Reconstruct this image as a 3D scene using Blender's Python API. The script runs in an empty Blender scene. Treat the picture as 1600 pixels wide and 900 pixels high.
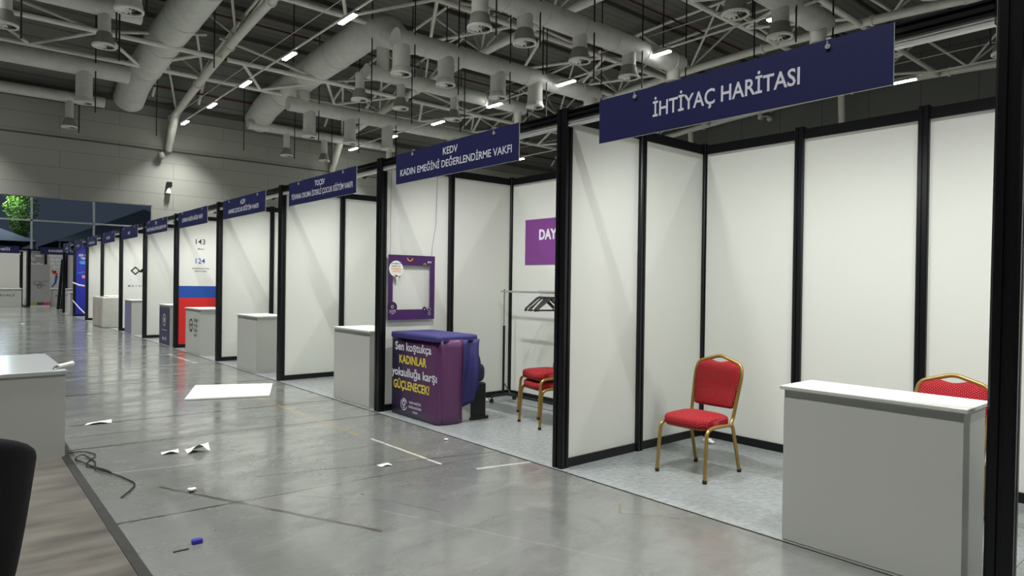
import bpy, math, random
from mathutils import Vector, Matrix
random.seed(7)
scene = bpy.context.scene
C = scene.collection

# ---------------------------------------------------------------- camera, world, exposure
F_PX, YAW, PITCH, ROLL, CAM_H = 1035.85, 0.7083, -0.0063, 0.0139, 1.5123
cam_data = bpy.data.cameras.new('camera')
cam = bpy.data.objects.new('camera', cam_data); C.objects.link(cam)
cam_data.sensor_width = 36.0
cam_data.lens = F_PX / 1600 * 36
cam_data.clip_start, cam_data.clip_end = 0.05, 400
_f = Vector((math.sin(YAW)*math.cos(PITCH), math.cos(YAW)*math.cos(PITCH), math.sin(PITCH)))
_r = Vector((math.cos(YAW), -math.sin(YAW), 0)); _u = _r.cross(_f)
_r2 = _r*math.cos(ROLL) + _u*math.sin(ROLL); _u2 = -_r*math.sin(ROLL) + _u*math.cos(ROLL)
m = Matrix((_r2, _u2, -_f)).transposed().to_4x4(); m.translation = (0, 0, CAM_H)
cam.matrix_world = m
scene.camera = cam

world = bpy.data.worlds.new('night'); scene.world = world; world.use_nodes = True
world.node_tree.nodes['Background'].inputs[0].default_value = (0.075, 0.095, 0.13, 1)
world.node_tree.nodes['Background'].inputs[1].default_value = 0.6

scene.view_settings.view_transform = 'Standard'
scene.view_settings.look = 'None'
scene.view_settings.gamma = 1.0
scene.view_settings.use_curve_mapping = False
scene.view_settings.exposure = 0.0

LAMP_W = 264.0          # watts of each hall lamp
LAMP_SPREAD = 98.0     # degrees
SPOT_W = 72.0
LAMP_COL = (1.0, 0.99, 0.98)

# ---------------------------------------------------------------- helpers
def lin(c):
    c = c/255.0
    return c/12.92 if c <= 0.04045 else ((c+0.055)/1.055)**2.4
def rgb(r, g, b): return (lin(r), lin(g), lin(b), 1)

def mat(name, col, rough=0.5, metal=0.0, spec=0.5, noise=None, bump=None, emit=None, coat=0.0):
    m = bpy.data.materials.new(name); m.use_nodes = True
    nt = m.node_tree; b = nt.nodes['Principled BSDF']
    b.inputs['Base Color'].default_value = col
    b.inputs['Roughness'].default_value = rough
    b.inputs['Metallic'].default_value = metal
    b.inputs['Specular IOR Level'].default_value = spec
    b.inputs['Coat Weight'].default_value = coat
    tc = nt.nodes.new('ShaderNodeTexCoord')
    if noise:                      # (scale, amount, stretch)
        sc, amt, st = noise
        mp = nt.nodes.new('ShaderNodeMapping'); mp.inputs['Scale'].default_value = st
        n = nt.nodes.new('ShaderNodeTexNoise'); n.inputs['Scale'].default_value = sc; n.inputs['Detail'].default_value = 6
        nt.links.new(tc.outputs['Object'], mp.inputs[0]); nt.links.new(mp.outputs[0], n.inputs[0])
        r = nt.nodes.new('ShaderNodeMapRange')
        r.inputs['From Min'].default_value = 0.3; r.inputs['From Max'].default_value = 0.7
        r.inputs['To Min'].default_value = 1-amt; r.inputs['To Max'].default_value = 1+amt
        nt.links.new(n.outputs[0], r.inputs[0])
        x = nt.nodes.new('ShaderNodeVectorMath'); x.operation = 'SCALE'
        x.inputs[0].default_value = col[:3]; nt.links.new(r.outputs[0], x.inputs['Scale'])
        nt.links.new(x.outputs[0], b.inputs['Base Color'])
    if bump:                       # (scale, strength)
        n = nt.nodes.new('ShaderNodeTexNoise'); n.inputs['Scale'].default_value = bump[0]; n.inputs['Detail'].default_value = 5
        nt.links.new(tc.outputs['Object'], n.inputs[0])
        bp = nt.nodes.new('ShaderNodeBump'); bp.inputs['Strength'].default_value = bump[1]; bp.inputs['Distance'].default_value = 0.02
        nt.links.new(n.outputs[0], bp.inputs['Height']); nt.links.new(bp.outputs[0], b.inputs['Normal'])
    if emit:
        b.inputs['Emission Color'].default_value = emit[0]; b.inputs['Emission Strength'].default_value = emit[1]
    return m

class MB:
    """collects geometry for ONE mesh object"""
    def __init__(s): s.v = []; s.f = []; s.sm = []; s.mi = []; s.cur = 0
    def add(s, vs, fs, smooth=False):
        o = len(s.v); s.v += [tuple(v) for v in vs]
        for f in fs: s.f.append(tuple(i+o for i in f)); s.sm.append(smooth); s.mi.append(s.cur)
        return s
    def box(s, x0, x1, y0, y1, z0, z1):
        if x0 > x1: x0, x1 = x1, x0
        if y0 > y1: y0, y1 = y1, y0
        if z0 > z1: z0, z1 = z1, z0
        vs = [(x, y, z) for x in (x0, x1) for y in (y0, y1) for z in (z0, z1)]
        return s.add(vs, [(0,1,3,2),(4,6,7,5),(0,4,5,1),(2,3,7,6),(0,2,6,4),(1,5,7,3)])
    def bbox(s, x0, x1, y0, y1, z0, z1, c=0.004):
        """box with chamfered vertical and top edges"""
        pts = []
        for (x, y, sx, sy) in ((x0,y0,1,1),(x1,y0,-1,1),(x1,y1,-1,-1),(x0,y1,1,-1)):
            a = (x+sx*c, y); b = (x, y+sy*c)
            pts += [b, a] if (sx*sy) > 0 else [a, b]
        n = len(pts); cx, cy = (x0+x1)/2, (y0+y1)/2
        def ring(z, ins): return [(cx+(px-cx)*(1-ins/max(abs(x1-x0)/2, 1e-6)), cy+(py-cy)*(1-ins/max(abs(y1-y0)/2, 1e-6)), z) for px, py in pts]
        vs = ring(z0, c)+ring(z0+c, 0)+ring(z1-c, 0)+ring(z1, c)
        fs = [tuple(reversed(range(n))), tuple(3*n+i for i in range(n))]
        for k in range(3): fs += [(k*n+i, k*n+(i+1) % n, (k+1)*n+(i+1) % n, (k+1)*n+i) for i in range(n)]
        return s.add(vs, fs)
    def sweep(s, pts, r, n=12, caps=True, closed=False, flat=1.0):
        pts = [Vector(p) for p in pts]; N = len(pts)
        rs = r if isinstance(r, (list, tuple)) else [r]*N
        vs = []; prev = None
        for i, p in enumerate(pts):
            if closed: t = (pts[(i+1) % N]-pts[i-1])
            else: t = (pts[min(i+1, N-1)]-pts[max(i-1, 0)])
            t.normalize()
            if prev is None:
                a = Vector((0, 0, 1)) if abs(t.z) < 0.9 else Vector((1, 0, 0))
            else: a = prev
            u = (a - t*a.dot(t))
            if u.length < 1e-6: u = t.orthogonal()
            u.normalize(); w = t.cross(u); prev = u
            for k in range(n):
                an = 2*math.pi*k/n
                vs.append(p + u*math.cos(an)*rs[i] + w*math.sin(an)*rs[i]*flat)
        fs = []
        for i in range(N if closed else N-1):
            j = (i+1) % N
            for k in range(n):
                fs.append((i*n+k, i*n+(k+1) % n, j*n+(k+1) % n, j*n+k))
        s.add(vs, fs, True)
        if caps and not closed:
            s.add(vs[:n], [tuple(reversed(range(n)))]); s.add(vs[-n:], [tuple(range(n))])
        return s
    def tube(s, p, q, r, n=12, r2=None): return s.sweep([p, q], [r, r if r2 is None else r2], n)
    def prism(s, poly, axis, a, b):
        """poly of 2D points extruded along axis between a and b"""
        def P(p, t):
            if axis == 'x': return (t, p[0], p[1])
            if axis == 'y': return (p[0], t, p[1])
            return (p[0], p[1], t)
        n = len(poly)
        vs = [P(p, a) for p in poly]+[P(p, b) for p in poly]
        return s.add(vs, [tuple(reversed(range(n))), tuple(range(n, 2*n))]+[(i, (i+1) % n, n+(i+1) % n, n+i) for i in range(n)])
    def ellipsoid(s, c, r, nu=20, nv=12, e=1.0):
        vs = []; fs = []
        def sg(x): return math.copysign(abs(x)**e, x)
        for j in range(nv+1):
            ph = -math.pi/2+math.pi*j/nv
            for i in range(nu):
                th = 2*math.pi*i/nu
                vs.append((c[0]+r[0]*sg(math.cos(ph))*sg(math.cos(th)), c[1]+r[1]*sg(math.cos(ph))*sg(math.sin(th)), c[2]+r[2]*sg(math.sin(ph))))
        for j in range(nv):
            for i in range(nu): fs.append((j*nu+i, j*nu+(i+1) % nu, (j+1)*nu+(i+1) % nu, (j+1)*nu+i))
        return s.add(vs, fs, True)
    def lathe(s, prof, c=(0, 0, 0), n=24, smooth=True):
        vs = []; fs = []
        for (r, z) in prof:
            for i in range(n):
                th = 2*math.pi*i/n; vs.append((c[0]+r*math.cos(th), c[1]+r*math.sin(th), c[2]+z))
        for j in range(len(prof)-1):
            for i in range(n): fs.append((j*n+i, j*n+(i+1) % n, (j+1)*n+(i+1) % n, (j+1)*n+i))
        return s.add(vs, fs, smooth)
    def build(s, name, m, parent=None, loc=None):
        me = bpy.data.meshes.new(name); me.from_pydata(s.v, [], s.f)
        me.polygons.foreach_set('use_smooth', s.sm)
        ms = m if isinstance(m, (list, tuple)) else [m]
        for x in ms: me.materials.append(x)
        me.polygons.foreach_set('material_index', s.mi)
        me.update()
        o = bpy.data.objects.new(name, me); C.objects.link(o)
        if loc: o.location = loc
        if parent: o.parent = parent
        return o

def tag(o, label=None, cat=None, group=None, kind=None):
    if label: o['label'] = label
    if cat: o['category'] = cat
    if group: o['group'] = group
    if kind: o['kind'] = kind
    return o
def thing(name, label, cat, loc=(0, 0, 0), rz=0.0, group=None):
    o = bpy.data.objects.new(name, None); C.objects.link(o)
    o.location = loc; o.rotation_euler = (0, 0, rz); o.empty_display_size = 0.1
    return tag(o, label, cat, group)
def struct(name, mb, m): return tag(mb.build(name, m), kind='structure')

def dup(root, loc, rz=0.0, label=None, group=None):
    r = root.copy(); C.objects.link(r); r.location = loc; r.rotation_euler = (0, 0, rz)
    if label: r['label'] = label
    if group: r['group'] = group
    for ch in list(root.children):
        c = ch.copy(); C.objects.link(c); c.parent = r
        for g in list(ch.children):
            d = g.copy(); C.objects.link(d); d.parent = c
    return r

ORD = ['first', 'second', 'third', 'fourth', 'fifth', 'sixth', 'seventh', 'eighth', 'ninth', 'tenth', 'eleventh', 'twelfth', 'thirteenth']

def text_mb(rows, mb=None):
    """rows: (string, x centre, y baseline, cap height, target width or None, bold). Local XY plane."""
    mb = mb or MB()
    for (st, cx, by, h, w, bold) in rows:
        cu = bpy.data.curves.new('t', 'FONT'); cu.body = st; cu.size = 1.0; cu.offset = bold*1.3
        cu.resolution_u = 3; cu.extrude = 0.0
        o = bpy.data.objects.new('t', cu); C.objects.link(o)
        dg = bpy.context.evaluated_depsgraph_get()
        me = bpy.data.meshes.new_from_object(o.evaluated_get(dg))
        xs = [v.co.x for v in me.vertices]
        x0, x1 = min(xs), max(xs); capH = 0.73
        sy = h/capH; sx = sy if w is None else w/(x1-x0)
        mb.add([(cx+(v.co.x-(x0+x1)/2)*sx, by+v.co.y*sy, 0.0) for v in me.vertices], [tuple(p.vertices) for p in me.polygons])
        bpy.data.objects.remove(o); bpy.data.meshes.remove(me); bpy.data.curves.remove(cu)
    return mb
def place(mb, X, Y, O):
    """map a flat XY drawing into the scene: local x -> X, local y -> Y, origin O; z -> X x Y"""
    X, Y, O = Vector(X), Vector(Y), Vector(O); Z = X.cross(Y)
    mb.v = [tuple(O+X*v[0]+Y*v[1]+Z*v[2]) for v in mb.v]
    return mb
AISLE = dict(X=(0, -1, 0), Y=(0, 0, 1))     # drawing seen from the aisle (faces -x)
NEAR = dict(X=(1, 0, 0), Y=(0, 0, 1))       # drawing seen from the near end (faces -y)
def ring2d(mb, cx, cy, r0, r1, n=28, a0=0, a1=2*math.pi, z=0.0, sx=1.0):
    vs = []; fs = []
    for i in range(n+1):
        a = a0+(a1-a0)*i/n
        vs += [(cx+sx*r0*math.cos(a), cy+r0*math.sin(a), z), (cx+sx*r1*math.cos(a), cy+r1*math.sin(a), z)]
    for i in range(n): fs.append((2*i, 2*i+1, 2*i+3, 2*i+2))
    return mb.add(vs, fs)
def disc2d(mb, cx, cy, r, n=28, z=0.0, sx=1.0):
    return mb.add([(cx+sx*r*math.cos(2*math.pi*i/n), cy+r*math.sin(2*math.pi*i/n), z) for i in range(n)], [tuple(range(n))])
def quad2d(mb, x0, x1, y0, y1, z=0.0): return mb.add([(x0, y0, z), (x1, y0, z), (x1, y1, z), (x0, y1, z)], [(0, 1, 2, 3)])

# ---------------------------------------------------------------- materials
M = {}
M['black_alu'] = mat('black_aluminium', rgb(13, 14, 17), 0.36, 0.0, 0.4)
M['white_alu'] = mat('silver_aluminium', rgb(205, 206, 203), 0.35, 0.3)
M['panel'] = mat('white_laminate', rgb(218, 221, 213), 0.42, 0, 0.4, noise=(0.8, 0.012, (1, 1, 1)))
M['white_board'] = mat('white_board', rgb(236, 238, 230), 0.35)
M['counter'] = mat('counter_laminate', rgb(192, 195, 188), 0.4)
M['counter_top'] = mat('counter_top', rgb(204, 206, 199), 0.4)
M['navy'] = mat('navy_sign', rgb(24, 29, 80), 0.5)
M['letter'] = mat('white_vinyl', rgb(226, 228, 236), 0.5)
M['steel_paint'] = mat('cream_painted_steel', rgb(234, 233, 223), 0.5, noise=(3, 0.06, (1, 1, 1)))
M['duct'] = mat('galvanised_duct', rgb(216, 217, 210), 0.5, 0.0, noise=(2.2, 0.08, (1, 1, 1)))
M['duct_skirt'] = mat('duct_skirt', rgb(142, 142, 135), 0.6)
M['diffuser'] = mat('diffuser_metal', rgb(238, 238, 230), 0.45)
M['dark'] = mat('dark_metal', rgb(28, 28, 28), 0.5)
M['red_pipe'] = mat('dark_red_pipe', rgb(82, 34, 32), 0.5)
M['black'] = mat('black_plastic', rgb(16, 16, 18), 0.45)
M['rubber'] = mat('rubber', rgb(20, 20, 20), 0.7)
M['chrome'] = mat('chrome', rgb(200, 200, 200), 0.2, 0.9)
M['gold'] = mat('gold_painted_tube', rgb(166, 138, 78), 0.33, 0.55)
M['booth_floor'] = mat('booth_vinyl', rgb(150, 156, 156), 0.20, noise=(22, 0.12, (1, 1, 1)), bump=(26, 0.45))
M['lamp'] = mat('lamp_strip', (1, 1, 1, 1), 0.5, emit=((1, 0.99, 0.96, 1), 34.0))
M['blue_band'] = mat('blue_print', rgb(38, 84, 172), 0.4)
M['red_band'] = mat('red_print', rgb(222, 44, 42), 0.4)
M['royal'] = mat('royal_blue_print', rgb(28, 42, 160), 0.45)
M['cyan'] = mat('cyan_print', rgb(60, 196, 224), 0.4)
M['pink'] = mat('pink_print', rgb(232, 120, 150), 0.4)
M['print_black'] = mat('black_print', rgb(34, 34, 38), 0.5)
M['print_grey'] = mat('grey_print', rgb(96, 98, 104), 0.5)
M['banner_grey'] = mat('grey_banner', rgb(150, 150, 148), 0.5)
M['purple'] = mat('purple_print', rgb(66, 30, 90), 0.42, noise=(5, 0.2, (1, 1, 1)))
M['poster_purple'] = mat('purple_poster', rgb(122, 58, 134), 0.45)
M['yellow'] = mat('yellow_print', rgb(232, 214, 78), 0.5)
M['orange'] = mat('orange_print', rgb(236, 156, 50), 0.5)
M['blue_cloth'] = mat('blue_violet_cloth', rgb(48, 44, 104), 0.7, bump=(40, 0.15))
M['navy_print'] = mat('navy_print', rgb(58, 60, 92), 0.45)
M['paper'] = mat('paper', rgb(232, 232, 226), 0.7)
M['plastic_wrap'] = mat('plastic_wrap', rgb(206, 206, 196), 0.28, coat=0.5, bump=(7, 0.8))
M['leather'] = mat('black_velvet', rgb(16, 18, 22), 0.75, 0, 0.3, bump=(90, 0.1))

# striped wall claddings
def wall_material(name, col, joint, jw, pw, ph):
    m = mat(name, col, 0.6); nt = m.node_tree; b = nt.nodes['Principled BSDF']
    tc = nt.nodes.new('ShaderNodeTexCoord'); sp = nt.nodes.new('ShaderNodeSeparateXYZ'); nt.links.new(tc.outputs['Object'], sp.inputs[0])
    ad = nt.nodes.new('ShaderNodeMath'); ad.operation = 'ADD'
    nt.links.new(sp.outputs[0], ad.inputs[0]); nt.links.new(sp.outputs[1], ad.inputs[1])
    cb = nt.nodes.new('ShaderNodeCombineXYZ'); nt.links.new(ad.outputs[0], cb.inputs[0]); nt.links.new(sp.outputs[2], cb.inputs[1])
    br = nt.nodes.new('ShaderNodeTexBrick'); br.inputs['Scale'].default_value = 1.0
    br.inputs['Mortar Size'].default_value = jw; br.inputs['Mortar Smooth'].default_value = 0.2
    br.inputs['Brick Width'].default_value = pw; br.inputs['Row Height'].default_value = ph
    br.offset = 0.5
    br.inputs['Color1'].default_value = col; br.inputs['Color2'].default_value = tuple(c*0.96 for c in col[:3])+(1,)
    br.inputs['Mortar'].default_value = joint
    nt.links.new(cb.outputs[0], br.inputs[0]); nt.links.new(br.outputs[0], b.inputs['Base Color'])
    return m
M['far_wall'] = wall_material('far_wall_block', rgb(168, 170, 160), rgb(120, 121, 114), 0.012, 6.0, 0.98)
M['side_wall'] = wall_material('side_wall_cladding', rgb(112, 114, 110), rgb(70, 71, 70), 0.02, 3.0, 8.0)
M['deck'] = wall_material('roof_deck', rgb(116, 115, 109), rgb(94, 92, 87), 0.05, 60.0, 0.5)
# deck ribs run along x, so drive rows with y
_nt = M['deck'].node_tree
for n in _nt.nodes:
    if n.type == 'COMBXYZ':
        sp = [k for k in _nt.nodes if k.type == 'SEPXYZ'][0]
        _nt.links.new(sp.outputs[0], n.inputs[0]); _nt.links.new(sp.outputs[1], n.inputs[1])

# polished concrete floor with joints, tape marks and scuffs
def segment_group():
    g = bpy.data.node_groups.new('floor_line', 'ShaderNodeTree')
    g.interface.new_socket('P', in_out='INPUT', socket_type='NodeSocketVector')
    g.interface.new_socket('A', in_out='INPUT', socket_type='NodeSocketVector')
    g.interface.new_socket('D', in_out='INPUT', socket_type='NodeSocketVector')
    g.interface.new_socket('L', in_out='INPUT', socket_type='NodeSocketFloat')
    g.interface.new_socket('W', in_out='INPUT', socket_type='NodeSocketFloat')
    g.interface.new_socket('Mask', in_out='OUTPUT', socket_type='NodeSocketFloat')
    i = g.nodes.new('NodeGroupInput'); o = g.nodes.new('NodeGroupOutput')
    def vm(op, **k):
        n = g.nodes.new('ShaderNodeVectorMath'); n.operation = op; return n
    s = vm('SUBTRACT'); g.links.new(i.outputs['P'], s.inputs[0]); g.links.new(i.outputs['A'], s.inputs[1])
    d = vm('DOT_PRODUCT'); g.links.new(s.outputs[0], d.inputs[0]); g.links.new(i.outputs['D'], d.inputs[1])
    mx = g.nodes.new('ShaderNodeMath'); mx.operation = 'MAXIMUM'; mx.inputs[1].default_value = 0; g.links.new(d.outputs['Value'], mx.inputs[0])
    mn = g.nodes.new('ShaderNodeMath'); mn.operation = 'MINIMUM'; g.links.new(mx.outputs[0], mn.inputs[0]); g.links.new(i.outputs['L'], mn.inputs[1])
    sc = vm('SCALE'); g.links.new(i.outputs['D'], sc.inputs[0]); g.links.new(mn.outputs[0], sc.inputs['Scale'])
    s2 = vm('SUBTRACT'); g.links.new(s.outputs[0], s2.inputs[0]); g.links.new(sc.outputs[0], s2.inputs[1])
    ln = vm('LENGTH'); g.links.new(s2.outputs[0], ln.inputs[0])
    dv = g.nodes.new('ShaderNodeMath'); dv.operation = 'DIVIDE'; g.links.new(ln.outputs['Value'], dv.inputs[0]); g.links.new(i.outputs['W'], dv.inputs[1])
    mr = g.nodes.new('ShaderNodeMapRange'); mr.inputs['From Min'].default_value = 0.8; mr.inputs['From Max'].default_value = 1.3
    mr.inputs['To Min'].default_value = 1; mr.inputs['To Max'].default_value = 0
    g.links.new(dv.outputs[0], mr.inputs[0]); g.links.new(mr.outputs[0], o.inputs[0])
    return g
def floor_material():
    m = bpy.data.materials.new('polished_concrete'); m.use_nodes = True; nt = m.node_tree; b = nt.nodes['Principled BSDF']
    tc = nt.nodes.new('ShaderNodeTexCoord'); N = nt.nodes.new; Lk = nt.links.new
    def noise(sc, det, st=(1, 1, 1), ro=0.6, dist=0.0):
        mp = N('ShaderNodeMapping'); mp.inputs['Scale'].default_value = st; Lk(tc.outputs['Object'], mp.inputs[0])
        n = N('ShaderNodeTexNoise'); n.inputs['Scale'].default_value = sc; n.inputs['Detail'].default_value = det
        n.inputs['Roughness'].default_value = ro; n.inputs['Distortion'].default_value = dist; Lk(mp.outputs[0], n.inputs[0]); return n
    def mapr(src, a, b_, c, d):
        r = N('ShaderNodeMapRange'); r.inputs[1].default_value = a; r.inputs[2].default_value = b_; r.inputs[3].default_value = c; r.inputs[4].default_value = d
        Lk(src, r.inputs[0]); return r.outputs[0]
    def mix(fac, c1, c2):
        x = N('ShaderNodeMix'); x.data_type = 'RGBA'
        if isinstance(fac, float): x.inputs[0].default_value = fac
        else: Lk(fac, x.inputs[0])
        for s, c in ((x.inputs[6], c1), (x.inputs[7], c2)):
            if isinstance(c, tuple): s.default_value = c
            else: Lk(c, s)
        return x.outputs[2]
    big = noise(0.35, 5); mid = noise(1.6, 8, (1, 1, 1), 0.65); fine = noise(14, 6)
    col = mix(mapr(big.outputs[0], .35, .65, 0, 1), rgb(106, 110, 107), rgb(136, 140, 136))
    col = mix(mapr(mid.outputs[0], .35, .7, 0, .55), col, rgb(126, 127, 120))
    col = mix(mapr(fine.outputs[0], .45, .75, 0, .25), col, rgb(100, 101, 96))
    st = noise(2.3, 8, (1.0, .35, 1), 0.7, 0.6)       # scuffs
    col = mix(mapr(st.outputs[0], .60, .68, 0, .5), col, rgb(92, 90, 82))
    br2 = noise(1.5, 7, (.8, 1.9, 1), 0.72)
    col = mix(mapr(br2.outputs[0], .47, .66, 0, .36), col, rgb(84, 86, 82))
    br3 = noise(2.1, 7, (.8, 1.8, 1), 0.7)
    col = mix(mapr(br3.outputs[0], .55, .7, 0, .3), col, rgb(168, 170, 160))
    sp = noise(9.0, 3, (1, 1, 1), 0.5)
    col = mix(mapr(sp.outputs[0], .74, .76, 0, .7), col, rgb(70, 68, 62))
    g = segment_group(); wob = noise(5, 2)
    wv = N('ShaderNodeVectorMath'); wv.operation = 'SCALE'; wv.inputs['Scale'].default_value = 0.02; Lk(wob.outputs['Color'], wv.inputs[0])
    pv = N('ShaderNodeVectorMath'); pv.operation = 'ADD'; Lk(tc.outputs['Object'], pv.inputs[0]); Lk(wv.outputs[0], pv.inputs[1])
    dk, wt, ye = rgb(52, 52, 48), rgb(214, 214, 206), rgb(150, 132, 84)
    brk = mapr(noise(3.0, 5).outputs[0], .36, .50, 0.45, 1)
    sc_ = rgb(112, 98, 74)
    segs = [((.8, 4.66), (1.55, 4.62), .013, dk, .9), ((1.55, 4.62), (3.8, 4.52), .010, dk, .6), ((.8, 6.90), (3.8, 6.72), .022, dk, .75), ((1.0, 8.02), (3.8, 7.9), .026, dk, .85),
            ((-1, 10.1), (3.8, 10.08), .035, dk, .85), ((-2, 12.6), (3.8, 12.55), .05, dk, .7), ((-2, 16.5), (3.8, 16.45), .08, dk, .6),
            ((-3, 22), (3.8, 21.9), .12, dk, .5), ((-3, 28), (3.8, 27.9), .18, dk, .5), ((1.2, 5.30), (2.02, 3.56), .015, rgb(70, 66, 56), .95),
            ((3.08, 8.9), (3.11, 5.93), .020, ye, .95), ((3.14, 5.72), (3.16, 4.57), .014, wt, .85), ((3.32, 4.27), (3.80, 4.16), .016, wt, .8),
            ((1.83, 5.14), (3.78, 4.6), .009, dk, .85), ((2.06, 5.49), (3.2, 5.47), .010, dk, .6), ((3.44, 14.7), (3.47, 12.84), .03, wt, .7),
            ((3.42, 2.86), (3.64, 2.55), .008, sc_, .8), ((3.42, 2.86), (3.56, 2.98), .008, sc_, .8),
            ((1.0, 5.9), (1.9, 5.75), .008, wt, .4), ((2.2, 3.9), (2.9, 2.2), .006, rgb(170, 170, 150), .4), ((.9, 7.45), (2.9, 7.3), .018, dk, .6),
            ((1.9, 4.5), (2.35, 4.0), .005, dk, .5), ((2.35, 4.0), (2.5, 3.6), .005, dk, .5), ((2.5, 6.4), (2.62, 5.9), .006, dk, .6),
            ((2.1, 9.3), (3.0, 8.9), .02, dk, .5), ((3.1, 3.6), (3.5, 3.3), .005, dk, .5), ((1.4, 12.0), (2.6, 11.8), .04, dk, .4), ((.5, 14.3), (2.7, 14.0), .16, rgb(80, 78, 70), .5)]
    for (a, c, w, cc, al) in segs:
        n = N('ShaderNodeGroup'); n.node_tree = g; Lk(pv.outputs[0], n.inputs['P'])
        d = Vector((c[0]-a[0], c[1]-a[1], 0)); L = d.length; d.normalize()
        n.inputs['A'].default_value = (a[0]+.01, a[1]+.01, 0.01); n.inputs['D'].default_value = d; n.inputs['L'].default_value = L; n.inputs['W'].default_value = w
        k = N('ShaderNodeMath'); k.operation = 'MULTIPLY'; Lk(n.outputs[0], k.inputs[0]); Lk(brk, k.inputs[1])
        k2 = N('ShaderNodeMath'); k2.operation = 'MULTIPLY'; Lk(k.outputs[0], k2.inputs[0]); k2.inputs[1].default_value = al
        col = mix(k2.outputs[0], col, cc)
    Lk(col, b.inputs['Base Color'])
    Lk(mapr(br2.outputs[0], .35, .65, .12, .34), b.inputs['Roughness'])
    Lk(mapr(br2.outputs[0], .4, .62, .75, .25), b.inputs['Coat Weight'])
    b.inputs['Specular IOR Level'].default_value = 0.75
    b.inputs['Coat Weight'].default_value = 0.6; b.inputs['Coat Roughness'].default_value = 0.13
    bp = N('ShaderNodeBump'); bp.inputs['Strength'].default_value = 0.11; bp.inputs['Distance'].default_value = 0.02
    bn = noise(2.6, 4, (1, 1, 1), 0.5); Lk(bn.outputs[0], bp.inputs['Height']); Lk(bp.outputs[0], b.inputs['Normal']); Lk(bp.outputs[0], b.inputs['Coat Normal'])
    return m
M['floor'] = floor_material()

def fabric_material():
    m = mat('red_dotted_fabric', rgb(176, 24, 40), 0.8, 0, 0.25); nt = m.node_tree; b = nt.nodes['Principled BSDF']
    tc = nt.nodes.new('ShaderNodeTexCoord'); sp = nt.nodes.new('ShaderNodeSeparateXYZ'); nt.links.new(tc.outputs['Object'], sp.inputs[0])
    def math_(op, a, c=None):
        n = nt.nodes.new('ShaderNodeMath'); n.operation = op
        for i, q in enumerate((a, c)):
            if q is None: continue
            if isinstance(q, (int, float)): n.inputs[i].default_value = q
            else: nt.links.new(q, n.inputs[i])
        return n.outputs[0]
    xz = math_('ADD', sp.outputs[0], sp.outputs[2])
    ds = []
    for op in ('ADD', 'SUBTRACT'):
        a = math_(op, sp.outputs[1], xz)
        a = math_('DIVIDE', a, 0.023)
        a = math_('SUBTRACT', math_('FRACT', a), 0.5)
        ds.append(a)
    dist = math_('SQRT', math_('ADD', math_('POWER', ds[0], 2), math_('POWER', ds[1], 2)))
    # fine woven diamonds
    nz = nt.nodes.new('ShaderNodeTexNoise'); nz.inputs['Scale'].default_value = 90; nt.links.new(tc.outputs['Object'], nz.inputs[0])
    mr = nt.nodes.new('ShaderNodeMapRange'); mr.inputs[1].default_value = .08; mr.inputs[2].default_value = .13; mr.inputs[3].default_value = 1; mr.inputs[4].default_value = 0
    nt.links.new(dist, mr.inputs[0])
    x0 = nt.nodes.new('ShaderNodeMix'); x0.data_type = 'RGBA'; nt.links.new(nz.outputs[0], x0.inputs[0])
    x0.inputs[6].default_value = rgb(122, 8, 26); x0.inputs[7].default_value = rgb(184, 26, 44)
    x = nt.nodes.new('ShaderNodeMix'); x.data_type = 'RGBA'; nt.links.new(mr.outputs[0], x.inputs[0]); nt.links.new(x0.outputs[2], x.inputs[6])
    x.inputs[7].default_value = rgb(236, 200, 170); nt.links.new(x.outputs[2], b.inputs['Base Color'])
    return m
M['fabric'] = fabric_material()

def glass_material():
    m = bpy.data.materials.new('window_glass'); m.use_nodes = True; nt = m.node_tree; nt.nodes.clear()
    o = nt.nodes.new('ShaderNodeOutputMaterial'); t = nt.nodes.new('ShaderNodeBsdfTransparent'); t.inputs[0].default_value = (.8, .84, .86, 1)
    g = nt.nodes.new('ShaderNodeBsdfGlossy'); g.inputs['Roughness'].default_value = 0.04
    f = nt.nodes.new('ShaderNodeFresnel'); f.inputs[0].default_value = 1.5
    x = nt.nodes.new('ShaderNodeMixShader'); nt.links.new(f.outputs[0], x.inputs[0]); nt.links.new(t.outputs[0], x.inputs[1]); nt.links.new(g.outputs[0], x.inputs[2])
    nt.links.new(x.outputs[0], o.inputs[0]); return m
M['glass'] = glass_material()

# ---------------------------------------------------------------- layout numbers
D, Y0, H = 3.83, 3.936, 2.93
def PYF(k): return Y0+3*k            # far edge of front post k
def PY(k): return Y0+3*k-0.085       # plane of the partition at post k
XB = D+2.01                          # plane of the back wall
FW = 46.0                            # far wall
RW = 45.3                            # right wall
def zt(y): return 14.2-0.0035*(y-18)**2
def depth(y): return min(3.1, 0.12+(FW-y)*0.9)
def zd(y): return zt(y)+depth(y)

# ---------------------------------------------------------------- hall shell
struct('floor', MB().box(-24, RW, -14, FW, -0.2, 0), M['floor'])
w = MB()
WX0, WX1, WZ0, WZ1 = -5.3, 9.8, 0.9, 6.08
w.box(-24, WX0, FW, FW+.3, 0, 11.6); w.box(WX1, RW+.3, FW, FW+.3, 0, 11.6)
w.box(WX0, WX1, FW, FW+.3, WZ1, 11.6); w.box(WX0, WX1, FW, FW+.3, 0, WZ0)
struct('wall_far', w, M['far_wall'])
struct('wall_right', MB().box(RW, RW+.3, -14, FW, 0, 17.2), M['side_wall'])
struct('wall_left', MB().box(-24.3, -24, -14, FW+.3, 0, 17.2), M['side_wall'])
struct('wall_near', MB().box(-24.3, RW+.3, -14.3, -14, 0, 17.2), M['side_wall'])
ys = [-14+60*i/40 for i in range(41)]
poly = [(y, zd(y)) for y in ys]+[(y, zd(y)+.3) for y in reversed(ys)]
dk = MB()
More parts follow.
